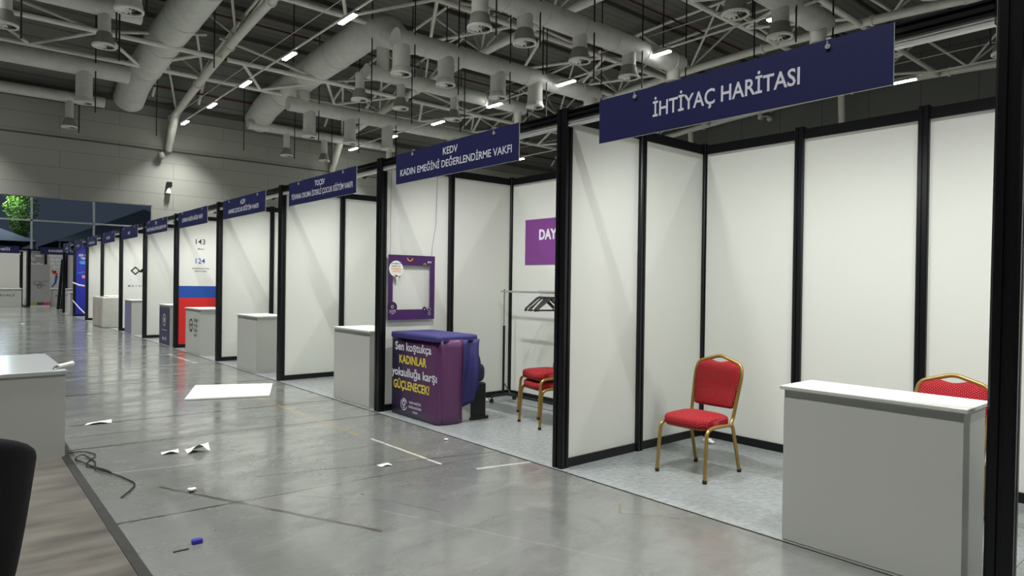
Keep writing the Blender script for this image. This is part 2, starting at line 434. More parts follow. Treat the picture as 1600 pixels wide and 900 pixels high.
for i in range(40):
    a, b = ys[i], ys[i+1]
    dk.add([(x, y, z) for x in (-24.3, RW+.3) for (y, z) in ((a, zd(a)), (b, zd(b)), (b, zd(b)+.3), (a, zd(a)+.3))],
           [(0, 1, 2, 3), (7, 6, 5, 4), (0, 4, 5, 1), (2, 6, 7, 3), (1, 5, 6, 2), (3, 7, 4, 0)])
struct('ceiling', dk, M['deck'])
struct('trim_1', MB().box(-24, RW, FW-.05, FW, 9.55, 9.62), mat('wall_joint_trim', rgb(88, 88, 84), .6))

# window in the far wall
win = tag(thing('window_1', None, None), kind='structure')
fr = MB()
mull = [-5.3, -2.3, 0.7, 3.72, 6.72, 9.8]
for x in mull: fr.box(x-.05, x+.05, FW+.02, FW+.16, WZ0, WZ1)
for z in (WZ0, 2.8, 4.72, WZ1): fr.box(WX0, WX1, FW+.02, FW+.16, z-.045, z+.045)
fr.build('window_frame', mat('window_frame_paint', rgb(176, 182, 186), .4), win)
for i in range(len(mull)-1):
    for (a, b) in ((WZ0, 2.8), (2.8, 4.72), (4.72, WZ1)):
        MB().box(mull[i]+.05, mull[i+1]-.05, FW+.08, FW+.092, a+.045, b-.045).build('window_pane', M['glass'], win)
# night outside
struct('ground', MB().box(-60, 60, FW+.3, 120, -.5, -.2), mat('dark_asphalt', rgb(62, 66, 70), .8))
tent_m = mat('tent_canvas', rgb(128, 134, 140), .7)
for i, (cx, cy, s, zb, zp, lb) in enumerate([(-1.5, 61, 6.3, 4.1, 7.0, 'pale pointed tent roof outside the window, at the left frame edge'),
                                            (12.4, 61, 6.6, 4.2, 7.4, 'pale pointed tent roof outside the window, right of the green tree')]):
    t = thing('event_tent', lb, 'tent', (cx, cy, -.2), 0, 'tents outside the window')
    MB().add([(-s, -s, zb), (s, -s, zb), (s, s, zb), (-s, s, zb), (0, 0, zp)], [(0, 1, 4), (1, 2, 4), (2, 3, 4), (3, 0, 4)]).build('canopy', tent_m, t)
    for sx in (-1, 1):
        for sy in (-1, 1): MB().tube((sx*s*.97, sy*s*.97, 0), (sx*s*.97, sy*s*.97, zb+.05), .06).build('leg', M['white_alu'], t)
def leaf_material(name, c1, c2):
    m = mat(name, c1, .6); nt = m.node_tree; b = nt.nodes['Principled BSDF']
    o = nt.nodes.new('ShaderNodeTexNoise'); o.inputs['Scale'].default_value = 6
    x = nt.nodes.new('ShaderNodeMix'); x.data_type = 'RGBA'; nt.links.new(o.outputs[0], x.inputs[0]); x.inputs[6].default_value = c1; x.inputs[7].default_value = c2
    nt.links.new(x.outputs[2], b.inputs['Base Color']); return m
tr = thing('tree', 'leafy green tree lit by a lamp outside the far window', 'tree', (4.0, 56.5, -.2))
MB().sweep([(0, 0, 0), (.05, 0, 2), (-.1, .1, 4), (0, 0, 6)], [.16, .13, .1, .05], 10).build('trunk', mat('bark', rgb(84, 72, 58), .8), tr)
lf = MB()
for i in range(2600):
    a = random.random()*2*math.pi; rr = random.random()**.5*1.1; z = 4.1+random.random()*4.2
    k = max(.15, 1-abs(z-6.4)/2.9); p = Vector((rr*k*math.cos(a), rr*k*math.sin(a), z))
    u = Vector((random.uniform(-1, 1), random.uniform(-1, 1), random.uniform(-1, 1))).normalized()*.09
    v = u.orthogonal().normalized()*.045
    lf.add([p-u, p+v, p+u, p-v], [(0, 1, 2, 3)])
lf.build('foliage', leaf_material('leaves', rgb(96, 150, 40), rgb(150, 190, 70)), tr)
sl = thing('street_lamp', 'street lamp shining beside the tree outside the far window', 'street lamp', (2.55, 56.0, -.2))
MB().tube((0, 0, 0), (0, 0, 7.4), .07).build('pole', M['dark'], sl)
MB().bbox(-.25, .25, -.15, .15, 7.4, 7.5, .02).build('lamp_head', M['lamp'], sl)
pl = bpy.data.lights.new('street_light', 'POINT'); pl.energy = 260; pl.color = (.75, .86, 1); pl.shadow_soft_size = .2
po = bpy.data.objects.new('street_light', pl); C.objects.link(po); po.location = (0.35, -.4, 7.25); po.parent = sl

# ---------------------------------------------------------------- roof steel
ARX = [-0.2, 10.8, 21.8, 33.0, 44.0]
NODES = [44.6-5.45*i for i in range(9)]
AN = ['above the camera aisle', 'leftmost in view, above the far window end', 'second from the left, over the middle of the picture',
      'third from the left, rising behind the large navy signs', 'rightmost, along the dark side wall']
def T(parent, name, p, q, r, m=None, n=8): return MB().tube(p, q, r, n).build(name, m or M['steel_paint'], parent)
ya = [44.7-1.5*i for i in range(35)]
for i, X in enumerate(ARX):
    if i == 0: continue
    TW = 1.1 if i == 4 else 1.3
    t = thing('arch_truss', 'cream painted curved steel roof truss, '+AN[i], 'roof truss', (X, 0, 0), 0, 'long curved roof trusses')
    MB().sweep([(0, y, zt(y)) for y in ya], .205, 16).build('bottom_chord', M['steel_paint'], t)
    for s in (-1, 1):
        MB().sweep([(TW*s, y, zt(y)+max(.3, depth(y)-.45)) for y in ya], .085, 8).build('top_chord', M['steel_paint'], t)
    for y in NODES:
        for s in (-1, 1):
            for e in (-1, 1):
                yy = y+e*2.7
                if yy > 44.7: continue
                T(t, 'web_strut', (0, y, zt(y)+.12), (TW*s, yy, zt(yy)+max(.3, depth(yy)-.45)), .065)
        MB().tube((0, y-.06+.9, zt(y+.84)), (0, y+.06+.9, zt(y+.96)), .27, 16).build('flange', M['steel_paint'], t)
    # leaning strut to the far wall
    if i < 4:
        MB().sweep([(0, 44.75, zt(44.6)+.05), (-.08, 45.3, 10.75), (-.12, 45.95, 9.6)], [.24, .24, .2], 14).build('end_strut', M['steel_paint'], t)
    else:
        for y in (18.9, 30.3):
            MB().tube((0, y, zt(y)), (.2, y, zt(y)-2.4), .2, 12).build('end_strut', M['steel_paint'], t)
PAIRS = [(39.4, 35.4), (28.5, 24.4), (17.4, 13.3), (6.4, 2.4)]
PN = ['farthest', 'second farthest', 'third farthest', 'nearest']
BN = ['left of the leftmost curved truss', 'between the two curved trusses on the left', 'between the two middle curved trusses', 'between the two right curved trusses']
VIS = {(0, 0), (0, 1), (1, 0), (1, 1), (1, 2), (2, 0), (2, 1), (2, 2), (2, 3), (3, 0), (3, 1), (3, 2), (3, 3)}
for b in range(4):
    for j, (ya_, yb_) in enumerate(PAIRS):
        if (b, j) not in VIS: continue
        x0, x1 = ARX[b]+.15, ARX[b+1]-.15
        t = thing('lattice_girder', '%s flat lattice girder of pale tubes %s' % (PN[j], BN[b]), 'roof girder', (x0, yb_, 0), 0, 'lattice cross girders')
        za, zb = (12.72, 12.78) if j == 0 else (zt(ya_)-.02, zt(yb_)-.1); L = x1-x0
        T(t, 'chord', (0, ya_-yb_, za), (L, ya_-yb_, za), .125, n=12); T(t, 'chord', (0, 0, zb), (L, 0, zb), .125, n=12)
        nd = [(.75, 0), (3.1, 1), (5.4, 0), (7.75, 1), (9.9, 0)]
        for (xa, fa), (xb, fb_) in zip(nd, nd[1:]):
            T(t, 'web_strut', (xa, (ya_-yb_)*fa, za if fa else zb), (xb, (ya_-yb_)*fb_, za if fb_ else zb), .085)
        zc = zt((ya_+yb_)/2)+1.6
        T(t, 'brace', (L*.5, 0, zb), (L-.2, (ya_-yb_)/2, zc), .08); T(t, 'brace', (L*.5, 0, zb), (.2, (ya_-yb_)/2, zc), .08)
# dark red pipes and purlins under the deck
for i, y in enumerate([44.0, 41.2, 36.5, 33.0, 28.0, 22.6, 17.2, 11.8]):
    t = MB().tube((-24, y, zd(y)-.75), (RW-.3, y, zd(y)-.75), .055, 8).build('sprinkler_pipe', M['red_pipe'])
    tag(t, 'dark red pipe crossing below the roof deck, %s from the far wall' % ORD[i], 'pipe', 'pipes below the roof deck')
for i in range(12):
    y = 45.2-3.0*i
    t = MB().box(-24, RW-.2, y-.06, y+.06, zd(y)-.42, zd(y)-.17).build('purlin', mat('purlin_paint', rgb(92, 88, 80), .6) if i == 0 else bpy.data.materials['purlin_paint'])
    tag(t, 'thin roof purlin right under the deck, %s from the far wall' % ORD[i], 'roof beam', 'roof purlins')

# ---------------------------------------------------------------- hall lamps
lamp_light = bpy.data.lights.new('lamp_light', 'AREA'); lamp_light.shape = 'RECTANGLE'; lamp_light.size = .16; lamp_light.size_y = 1.15
lamp_light.energy = LAMP_W; lamp_light.color = LAMP_COL; lamp_light.spread = math.radians(LAMP_SPREAD)
LROWS = [-0.1, 11.1, 22.35, 33.45]
LZ = 11.03
RN = ['over the aisle', 'left', 'middle', 'right']
lamp0 = None
for i, X in enumerate(LROWS):
    if i:
        t = thing('lighting_track', 'slim pale lighting track carrying the %s row of ceiling lamps' % RN[i], 'lighting track', (X, 0, LZ+.16), 0, 'lighting tracks')
        MB().box(-.03, .03, -3, 44.6, 0, .06).build('rail', M['steel_paint'], t)
        MB().tube((0, -3, .75), (0, 44.6, .75), .014, 6).build('support_cable', M['steel_paint'], t)
    ks = range(-1, 8)
    for k in ks:
        y = 43.85-5.37*(7-k)
        lb = ('bright linear ceiling lamp, %s from the far wall in the %s row' % (ORD[7-k], RN[i])) if i else 'bright linear ceiling lamp hanging over the aisle, %s from the far wall' % ORD[7-k]
        if lamp0 is None:
            lamp0 = thing('ceiling_lamp', lb, 'ceiling lamp', (X, y, LZ), 0, 'linear ceiling lamps')
            MB().bbox(-.11, .11, -.6, .6, .05, .12, .01).build('housing', M['white_alu'], lamp0)
            for s in (-1, 1): MB().bbox(s*.055-.035, s*.055+.035, -.58, .58, .0, .05, .008).build('light_strip', M['lamp'], lamp0)
            MB().box(-.02, .02, -.02, .02, .11, .17).build('bracket', M['white_alu'], lamp0)
            lo = bpy.data.objects.new('lamp_light', lamp_light); C.objects.link(lo); lo.parent = lamp0; lo.location = (0, 0, -.02)
        else: dup(lamp0, (X, y, LZ), 0, lb)

# ---------------------------------------------------------------- ducts
def dz(y):
    pts = [(45.3, 12.1), (43.0, 13.0), (39.4, 13.2), (36, 13.55), (31.5, 13.8), (25, 14.3), (18, 14.45), (0, 13.7)]
    for (ya2, za2), (yb2, zb2) in zip(pts, pts[1:]):
        if ya2 >= y >= yb2: return za2+(zb2-za2)*(ya2-y)/(ya2-yb2)
    return pts[0][1] if y > 45 else pts[-1][1]
for (X, nm) in ((8.3, 'left'), (15.9, 'right')):
    t = thing('air_duct', 'thick pale round air duct running to the far wall, the %s one of two' % nm, 'air duct', (X, 0, 0), 0, 'thick main ducts')
    if nm == 'left': path = [(0, y, dz(y)) for y in [45.1-1.5*i for i in range(30)]]
    else: path = [(0, y, dz(y)) for y in [45.1-1.5*i for i in range(11)]]+[(-.05, 28.7, 13.65), (-.3, 27.2, 13.1), (-.7, 25.9, 12.4), (-1.0, 24.8, 11.8), (-1.1, 23.7, 11.42)]
    rr = [.82]*len(path)
    if nm == 'right': rr[-5:] = [.78, .70, .58, .48, .42]
    MB().sweep(path, rr, 28).build('duct_tube', M['duct'], t)
    for y in (40.6, 37.0, 33.2, 29.4):
        MB().tube((0, y, dz(y)), (0, y+.1, dz(y+.1)), .85, 28).build('joint_band', M['duct'], t)
ROWY = {0: 44.3, 1: 37.6, 2: 28.3, 3: 23.6, 4: 17.6, 5: 11.3, 6: 6.65}
RNM = ['row nearest the far wall', 'second row from the far wall', 'third row from the far wall', 'fourth row from the far wall', 'fifth row from the far wall', 'sixth row from the far wall', 'nearest row']
DIFF = {0: [5.3, 17.6, 20.3, 25.5], 1: [5.1, 16.3, 18.9, 21.5, 26.6], 2: [1.5, 4.4, 14.7, 16.9, 20.1, 24.5], 3: [4.4, 14.1, 16.3, 19.2, 21.5, 25.4],
        4: [13.5, 15.5, 18.3, 21.2, 24.2], 5: [18.7, 21.5, 24.3], 6: [21.6, 25.1, 28.8]}
LATZ = {0: 11.7, 1: 11.75, 2: 11.45, 3: 11.4, 4: 11.3, 5: 11.3, 6: 11.3}
LATR = {0: .3, 1: .42, 2: .34, 3: .42, 4: .42, 5: .42, 6: .42}
NARROW = {0, 2}
YOFF = {(0, 0): .5, (1, 0): .5, (3, 0): .4}
grille_m = M['diffuser']
def diffuser(x, y, narrow, top, lb, mid=False):
    t = thing('ceiling_diffuser', lb, 'air diffuser', (x, y, 10.0), 0, 'round air diffusers')
    r = .21 if narrow else (.285 if mid else .36)
    R = .40 if narrow else .43
    hb = .5 if narrow else (.46 if mid else .24)
    MB().lathe([(r, hb), (r, top-10.0)], n=24).build('drop_duct', M['duct'], t)
    MB().lathe([(r, hb+.02), (r+.02, hb), (R-.04, .12), (R-.04, .04)], n=24).build('skirt', M['duct_skirt'] if (narrow or mid) else M['duct'], t)
    g = MB(); g.lathe([(R, .05), (R, -.02), (R-.07, -.03), (R-.07, .03), (R, .05)], n=28)
    g.build('outer_ring', grille_m, t)
    g = MB(); g.lathe([(.0, -.02), (.075, -.02), (.075, .03)], n=16)
    for k in range(12):
        a = 2*math.pi*k/12; c, s = math.cos(a), math.sin(a); c2, s2 = math.cos(a+.3), math.sin(a+.3)
        g.add([(c*.06, s*.06, 0), (c*(R-.06), s*(R-.06), 0), (c2*(R-.06), s2*(R-.06), .045), (c2*.06, s2*.06, .045)], [(0, 1, 2, 3)])
    g.build('swirl_vanes', grille_m, t)
    MB().lathe([(R-.08, .05), (0.001, .06)], n=20).build('plenum', M['dark'], t)
    return t
for r_ in range(7):
    y = ROWY[r_]; xs = sorted(DIFF[r_]); lz = LATZ[r_]
    right = [x for x in xs if x > 12]; left = [x for x in xs if x < 12]
    if right:
        xe = max(right)+(.05 if r_ != 1 else 3)
        t = thing('branch_duct', 'pale horizontal branch duct feeding diffusers, %s, right part' % RNM[r_], 'air duct', (0, y, 0), 0, 'branch ducts')
        xs0 = 15.0 if min(right) >= 14.5 else min(right)-.3
        if r_ >= 5: xs0 = 15.0
        MB().tube((xs0, 0, lz), (xe+.4, 0, lz), LATR[r_], 20).build('duct_tube', M['duct'], t)
        if r_ in (1, 2): MB().tube((15.9, 0, zt(y)-.3), (15.9, 0, lz), LATR[r_]*.9, 18).build('riser', M['duct'], t)
        x = xs0+1.3
        while x < xe:
            MB().tube((x, 0, lz), (x+.05, 0, lz), LATR[r_]+.02, 20).build('joint_band', M['duct'], t); x += 1.9
    if left:
        t = thing('branch_duct', 'pale horizontal branch duct feeding diffusers, %s, left part' % RNM[r_], 'air duct', (0, y+YOFF.get((r_, 0), 0), 0), 0, 'branch ducts')
        MB().tube((-3.0, 0, lz), (7.0 if r_ < 3 and r_ != 2 else 5.6, 0, lz), LATR[r_], 20).build('duct_tube', M['duct'], t)
    for n, x in enumerate(xs):
        yy = y+(YOFF.get((r_, 0), 0) if x < 12 else 0)
        diffuser(x, yy, r_ in NARROW, lz-LATR[r_]*.6 if x != 13.5 else lz, 'round swirl ceiling diffuser, %s from left in the %s' % (ORD[n], RNM[r_]), r_ >= 4)
# thin hanging rods beside the diffusers
rods = []
for r_ in range(7):
    for x in sorted(DIFF[r_]):
        rods.append((x+.42, ROWY[r_]-.35+(YOFF.get((r_, 0), 0) if x < 12 else 0), 9.95+random.uniform(-.7, .1)))
for (x, y, zb) in [(4.6, 27.2, 10.0), (12.2, 30, 11.6), (14.5, 43.5, 9.8), (9.4, 43.2, 9.9), (10.0, 34.4, 11.9), (18.0, 26, 11.0), (20.5, 22, 11), (24, 18, 11), (26, 14.8, 11.2), (17.5, 20, 11.6)]:
    rods.append((x, y, zb))
rods.sort(key=lambda q: q[0]/q[1])
for n, (x, y, zb) in enumerate(rods):
    zz = zd(y)-.004
    o = MB().tube((0, 0, 0), (0, 0, zz-zb), .03, 6).build('hanging_rod', M['dark'], None, (x, y, zb))
    tag(o, 'thin black rod hanging straight down from the roof among the ducts', 'hanging rod', 'thin black hanging rods')

# small fittings on the walls
t = thing('wall_floodlight', 'round floodlight on the far wall beside the foot of the leftmost truss', 'floodlight', (10.22, FW-.3, 9.2))
MB().ellipsoid((0, 0, 0), (.2, .16, .24)).build('lamp_head', M['duct_skirt'], t); MB().tube((0, 0, .2), (0, .28, .35), .03).build('bracket', M['dark'], t)
t = thing('wall_loudspeaker', 'small black box above a grey horn on the far wall', 'loudspeaker', (10.72, FW-.2, 7.0))
MB().bbox(-.14, .14, -.15, .15, .3, .62, .02).build('speaker_box', M['black'], t); MB().tube((0, 0, .3), (-.05, 0, -.1), .09, 12, .16).build('horn', M['duct'], t)
MB().tube((0, .1, .45), (0, .2, .45), .03).build('bracket', M['dark'], t)
t = thing('security_camera', 'small white dome camera on the dark side wall under the nearest sign', 'security camera', (RW-.35, 25.0, 13.6))
MB().bbox(-.15, .15, -.15, .15, .1, .5, .02).build('junction_box', M['duct'], t); MB().tube((0, 0, .3), (-.1, -.7, .2), .05).build('arm', M['duct'], t)
MB().ellipsoid((-.1, -.75, 0), (.2, .2, .2)).build('dome', M['white_alu'], t); MB().tube((.1, 0, .3), (.35, 0, .3), .05).build('bracket', M['duct'], t)

# ---------------------------------------------------------------- booths
def octa(w2, d2, g=.010, gd=.010):
    """square aluminium profile with a groove in every face"""
    c = .18
    pts = []
    def side(ax, ay, bx, by, nx, ny):
        for t, dpt in ((c, 0), (.42, 0), (.42, 1), (.58, 1), (.58, 0), (1-c*.0, 0)):
            pass
    q = [(-1, -1), (1, -1), (1, 1), (-1, 1)]
    for i in range(4):
        a, b = q[i], q[(i+1) % 4]
        n = ((a[1]-b[1])*-.5, (b[0]-a[0])*-.5)  # outward-ish
        n = ((a[0]+b[0])/2, (a[1]+b[1])/2)
        for t, dp in ((.1, 0), (.40, 0), (.43, 1), (.57, 1), (.60, 0), (.9, 0)):
            x = a[0]+(b[0]-a[0])*t; y = a[1]+(b[1]-a[1])*t
            pts.append((x*w2-n[0]*dp*gd, y*d2-n[1]*dp*gd))
    return pts
def post(x, y, w2, d2, lb, h=H+.02, group='black booth posts', tilt=0.0):
    t = MB().prism(octa(w2, d2), 'z', 0, h).build('booth_post', M['black_alu'], None, (x, y, 0))
    t.rotation_euler = (tilt, 0, 0)
    tag(t, lb, 'post', group)
    return t
BNAME = ['nearest booth', 'purple counter booth', 'third booth', 'fourth booth',
         'booth with the red graphic', 'navy counter booth', 'diamond logo booth', 'wrapped counter booth',
         'ninth booth', 'bright blue walled booth', 'farthest booth']
infill_m = {}
def panel(kind, fixed, a, b, lb, infill=None, group='white wall panels'):
    """kind 'side' : plane y=fixed, x from a to b; kind 'back': plane x=fixed, y from a to b"""
    t = thing('wall_panel', lb, 'wall panel', (a, fixed, 0) if kind == 'side' else (fixed, a, 0), 0, group)
    L = b-a
    def bx(l0, l1, h, z0, z1):
        return MB().box(l0, l1, -h, h, z0, z1) if kind == 'side' else MB().box(-h, h, l0, l1, z0, z1)
    bx(0, L, .003, .05, H-.05).build('infill_board', infill or M['panel'], t)
    bx(0, L, .02, 0, .078).build('bottom_rail', M['black_alu'], t)
    bx(0, L, .02, H-.088, H).build('top_rail', M['black_alu'], t)
    return t
header_m = M['black_alu']
for k in range(-1, 11):
    if k == -1: lb = 'thick black booth post at the right edge of the picture'
    elif k == 10: lb = 'farthest black front post of the booth row'
    else: lb = 'black front post left of the opening of the %s' % BNAME[k]
    post(D+.045, PYF(k)-.055, .045, .058, lb, tilt=0.0065 if k == -1 else 0)
def header(kind, a, b, fixed, lb):
    t = thing('header_beam', lb, 'beam', (fixed, a, 0) if kind == 'y' else (a, fixed, 0), 0, 'header beams')
    L = b-a
    f = (lambda h0, h1, z0, z1: MB().box(h0, h1, 0, L, z0, z1)) if kind == 'y' else (lambda h0, h1, z0, z1: MB().box(0, L, h0, h1, z0, z1))
    MBm = MB()
    for (h0, h1, z0, z1) in ((-.02, .02, H-.085, H), (-.028, -.02, H-.012, H), (-.028, -.02, H-.085, H-.073), (-.026, -.02, H-.055, H-.03)):
        if kind == 'y': MBm.box(h0, h1, 0, L, z0, z1)
        else: MBm.box(0, L, h0, h1, z0, z1)
    MBm.build('rail', M['black_alu'], t)
    MBm = MB()
    for (h0, h1, z0, z1) in ((-.022, .022, H-.102, H-.0855), (-.012, .012, H-.112, H-.102), (-.022, .022, H-.128, H-.112)):
        if kind == 'y': MBm.box(h0, h1, 0, L, z0, z1)
        else: MBm.box(0, L, h0, h1, z0, z1)
    MBm.build('light_channel', M['white_alu'], t)
    return t
SIGNS = [['İHTİYAÇ HARİTASI'], ['KEDV', 'KADIN EMEĞİNİ DEĞERLENDİRME VAKFI'], ['TOÇEV', 'TÜVANA OKUMA İSTEKLİ ÇOCUK EĞİTİM VAKFI'],
         ['AÇEV', 'ANNE ÇOCUK EĞİTİM VAKFI'], ['LOKMAN HEKİM SAĞLIK VAKFI'], ['TSV', 'TÜRKİYE SAĞLIK GÖNÜLLÜLERİ VAKFI'], ['MAYA'], ['DÜNYADER'],
         ['T', 'EĞİTİM GÖNÜLLÜLERİ'], ['T', 'ÇOCUK VAKFI'], ['T', 'SAĞLIK VAKFI']]
SLAB = ['largest navy sign with one line of white letters, over the nearest booth', 'navy sign with two lines of white letters above the purple counter',
        'navy sign third from the near end, two lines of small letters', 'navy sign fourth from the near end, over a plain white counter',
        'navy sign above the red, white and blue graphic wall', 'navy sign over the booth with the navy counter', 'sign over the diamond logo wall',
        'small sign over the wrapped counter', 'ninth sign from the near end, seen small', 'small sign over the bright blue wall', 'farthest small sign of the long row']
spot_data = bpy.data.lights.new('booth_spot', 'SPOT'); spot_data.energy = SPOT_W; spot_data.spot_size = math.radians(150); spot_data.spot_blend = 1.0
spot_data.shadow_soft_size = .04; spot_data.color = (1, .995, .975)
for k in range(0, 11):
    y1, y0 = PYF(k)-.11, PYF(k-1)
    header('y', y0, y1, D+.045, 'black header beam with silver channel above the %s' % BNAME[k])
    # partition on the far side of booth k
    if k < 10:
        inf = {4: M['white_board'], 6: M['white_board'], 9: M['royal']}.get(k)
        py = PY(k)
        panel('side', py, D+.09, D+.965, 'front %s side wall panel on the far side of the %s' % ('royal blue' if k == 9 else 'white', BNAME[k]), inf)
        panel('side', py, D+1.045, XB-.03, 'rear %s side wall panel on the far side of the %s' % ('royal blue' if k == 9 else 'white', BNAME[k]), inf)
        post(D+1.005, py, .04, .04, 'slim black post midway along the side wall beyond the %s' % BNAME[k])
        post(XB, py, .03, .03, 'thin black corner post at the back of the %s' % BNAME[k])
    yb = PY(k)
    for j in range(3):
        a, b = yb-.995*(j+1)+.04, yb-.995*j-.04
        if k > 3 and j > 0: continue
        panel('back', XB, a, b, '%s white back wall panel from the far corner of the %s' % (ORD[j], BNAME[k]))
        if j < 2 and k < 4: post(XB, yb-.995*(j+1), .04, .04, '%s black back wall post from the far corner of the %s' % (ORD[j], BNAME[k]))
    # sign
    sc = (PYF(k)+PYF(k-1))/2-.04
    t = thing('booth_sign', SLAB[k], 'sign', (D-.035, sc, 2.755), 0, 'navy booth signs')
    MB().box(0, .006, -1.035, 1.035, -.165, .165).build('sign_board', M['white_board'], t)
    MB().box(-.002, 0, -1.033, 1.033, -.162, .165).build('sign_face', M['navy'], t)
    rows = SIGNS[k]
    if k == 0: R = [(rows[0], 0, -.05, .105, 1.06, .012)]
    elif len(rows) == 1: R = [(rows[0], 0, -.05, .085, min(1.45, .085*len(rows[0])*.82), .01)]
    else:
        R = [(rows[0], 0, .042, .074, .078*len(rows[0])*.8, .010), (rows[1], 0, -.082, .074, min(1.88, .078*len(rows[1])*.82), .008)]
    for row in R: place(text_mb([row]), (0, -1, 0), (0, 0, 1), (-.0035, 0, 0)).build('lettering', M['letter'], t)
    for s in (-1, 1):
        g = MB(); g.tube((-.012, s*.69, .125), (.012, s*.69, .125), .014, 12); g.tube((-.012, s*.69, .125), (-.012, s*.69, .155), .004, 6)
        g.box(.0, .07, s*.69-.012, s*.69+.012, .168, .178)
        g.build('sign_clip', M['white_alu'], t)
    if k < 10:
        for e, eo in ((-1, -.92), (1, .3)):
            sp = thing('spotlight', 'small spotlight behind the sign of the %s, %s one' % (BNAME[k], 'nearer' if e < 0 else 'farther'), 'spotlight', (D+.10, sc+eo, 2.86), 0, 'small spotlights behind the signs')
            MB().tube((.0, 0, .0), (.05, .0, -.05), .035, 12).build('lamp_head', M['black'], sp)
            MB().box(-.06, .02, -.01, .01, .0, .02).build('bracket', M['black'], sp)
            so = bpy.data.objects.new('booth_spot', spot_data); C.objects.link(so); so.parent = sp; so.location = (.09, 0, -.09)
            so.rotation_euler = Vector((.80, .42, -1.5)).to_track_quat('-Z', 'Y').to_euler()
post(XB, PY(-1), .04, .04, 'black back wall post showing beside the right edge post')
header('y', PYF(-1)-3.0, PYF(-1)-.11, D+.045, 'black header beam continuing past the right edge post')
for e, eo in ((-1, -1.6), (1, -.5)):
    sp = thing('spotlight', 'small spotlight past the right edge post, %s one' % ('nearer' if e < 0 else 'farther'), 'spotlight', (D+.10, PYF(-1)+eo, 2.86), 0, 'small spotlights behind the signs')
    MB().tube((.0, 0, .0), (.05, .0, -.05), .035, 12).build('lamp_head', M['black'], sp)
    MB().box(-.06, .02, -.01, .01, .0, .02).build('bracket', M['black'], sp)
    so = bpy.data.objects.new('booth_spot', spot_data); C.objects.link(so); so.parent = sp; so.location = (.09, 0, -.09)
    so.rotation_euler = Vector((.80, .42, -1.5)).to_track_quat('-Z', 'Y').to_euler()
panel('back', XB, PY(-1)-.955, PY(-1)-.04, 'white back wall panel beyond the thick post at the right edge')
header('x', D+.09, XB-.04, PY(-1), 'black beam with silver channel running from the right edge post to the back wall')
for k in range(-1, 11):
    a, b = (PYF(k-1) if k > -1 else PYF(-1)-2.0), PYF(k)
    if k == -1: lb = 'pale speckled vinyl floor right of the thick post'
    else: lb = 'pale speckled vinyl flooring laid inside the %s' % BNAME[k]
    o = MB().box(D-.02, XB+.03, a+.002, b-.002, .0005, .004).build('vinyl_flooring', M['booth_floor'], None)
    tag(o, lb, 'flooring', 'vinyl booth floors')
    o = MB().box(D-.029, D-.021, a+.002, b-.002, .0005, .004).build('edge_strip', M['dark'], None)
    tag(o, 'thin dark edge strip along the floor front of the %s' % (BNAME[k] if k >= 0 else 'space right of the thick post'), 'edge strip', 'floor edge strips')

# graphics on the partitions
def graphic(name, m, plane, pts_mb, parent=None, label=None, cat=None): pass
yp = PY(4)-.0045
g4 = [c for c in C.objects if c.get('label', '').startswith('front white side wall panel on the far side of the '+BNAME[4])][0]
g4r = [c for c in C.objects if c.get('label', '').startswith('rear white side wall panel on the far side of the '+BNAME[4])][0]
def local(mb, root): mb.v = [(v[0]-root.location.x, v[1]-root.location.y, v[2]-root.location.z) for v in mb.v]; return mb
def flat(name, draw, m, y, root, O=(0, 0)):
    mb = MB(); draw(mb); place(mb, (1, 0, 0), (0, 0, 1), (O[0], y, O[1])); return local(mb, root).build(name, m, root)
for root, a, b in ((g4, D+.09, D+.965), (g4r, D+1.045, XB-.03)):
    flat('blue_band', lambda q: quad2d(q, a, b, 1.10, 1.365), M['blue_band'], yp, root)
    flat('red_band', lambda q: quad2d(q, a, b, .08, 1.10), M['red_band'], yp, root)
flat('lettering', lambda q: (text_mb([('143', 4.36, 2.30, .12, .2, .006)], q)), M['print_black'], yp, g4)
flat('lettering', lambda q: (text_mb([('124', 4.36, 1.87, .12, .2, .006)], q)), M['blue_band'], yp, g4)
flat('small_print', lambda q: (text_mb([('Mezun', 4.37, 2.18, .035, .13, .01), ('Ata-Ödüllü Burs Verilen', 4.37, 1.745, .032, .37, .01), ('Öğrenci Sayısı', 4.37, 1.685, .032, .26, .01)], q)), M['print_black'], yp, g4)
# diamond logo
g6 = [c for c in C.objects if c.get('label', '').startswith('front white side wall panel on the far side of the '+BNAME[6])][0]
def diamonds(q):
    for cx in (4.235, 4.50):
        vs = [(cx, .13), (cx+.13, 0), (cx, -.13), (cx-.13, 0), (cx, .078), (cx+.078, 0), (cx, -.078), (cx-.078, 0)]
        q.add([(x, z, 0) for x, z in vs], [(0, 4, 5, 1), (1, 5, 6, 2), (2, 6, 7, 3), (3, 7, 4, 0)])
    q.add([(x, z, 0) for x, z in ((4.33, -.02), (4.42, .07), (4.46, .03), (4.37, -.06))], [(0, 1, 2, 3)])
flat('diamond_logo', diamonds, M['print_black'], PY(6)-.0045, g6, (0, 1.74))
flat('lettering', lambda q: text_mb([('M A Y A V A K F I', 4.40, 1.27, .055, .70, .008)], q), M['print_black'], PY(6)-.0045, g6)
g9 = [c for c in C.objects if c.get('label', '').startswith('front royal blue side wall panel')][0]
flat('lettering', lambda q: text_mb([('BİR YENİ', 4.22, 2.36, .08, .42, .02), ('TEMİZ', 4.22, 2.24, .08, .30, .02)], q), M['letter'], PY(9)-.0045, g9)
flat('cyan_lettering', lambda q: text_mb([('GELECEK', 4.30, 2.06, .12, .52, .02)], q), M['cyan'], PY(9)-.0045, g9)
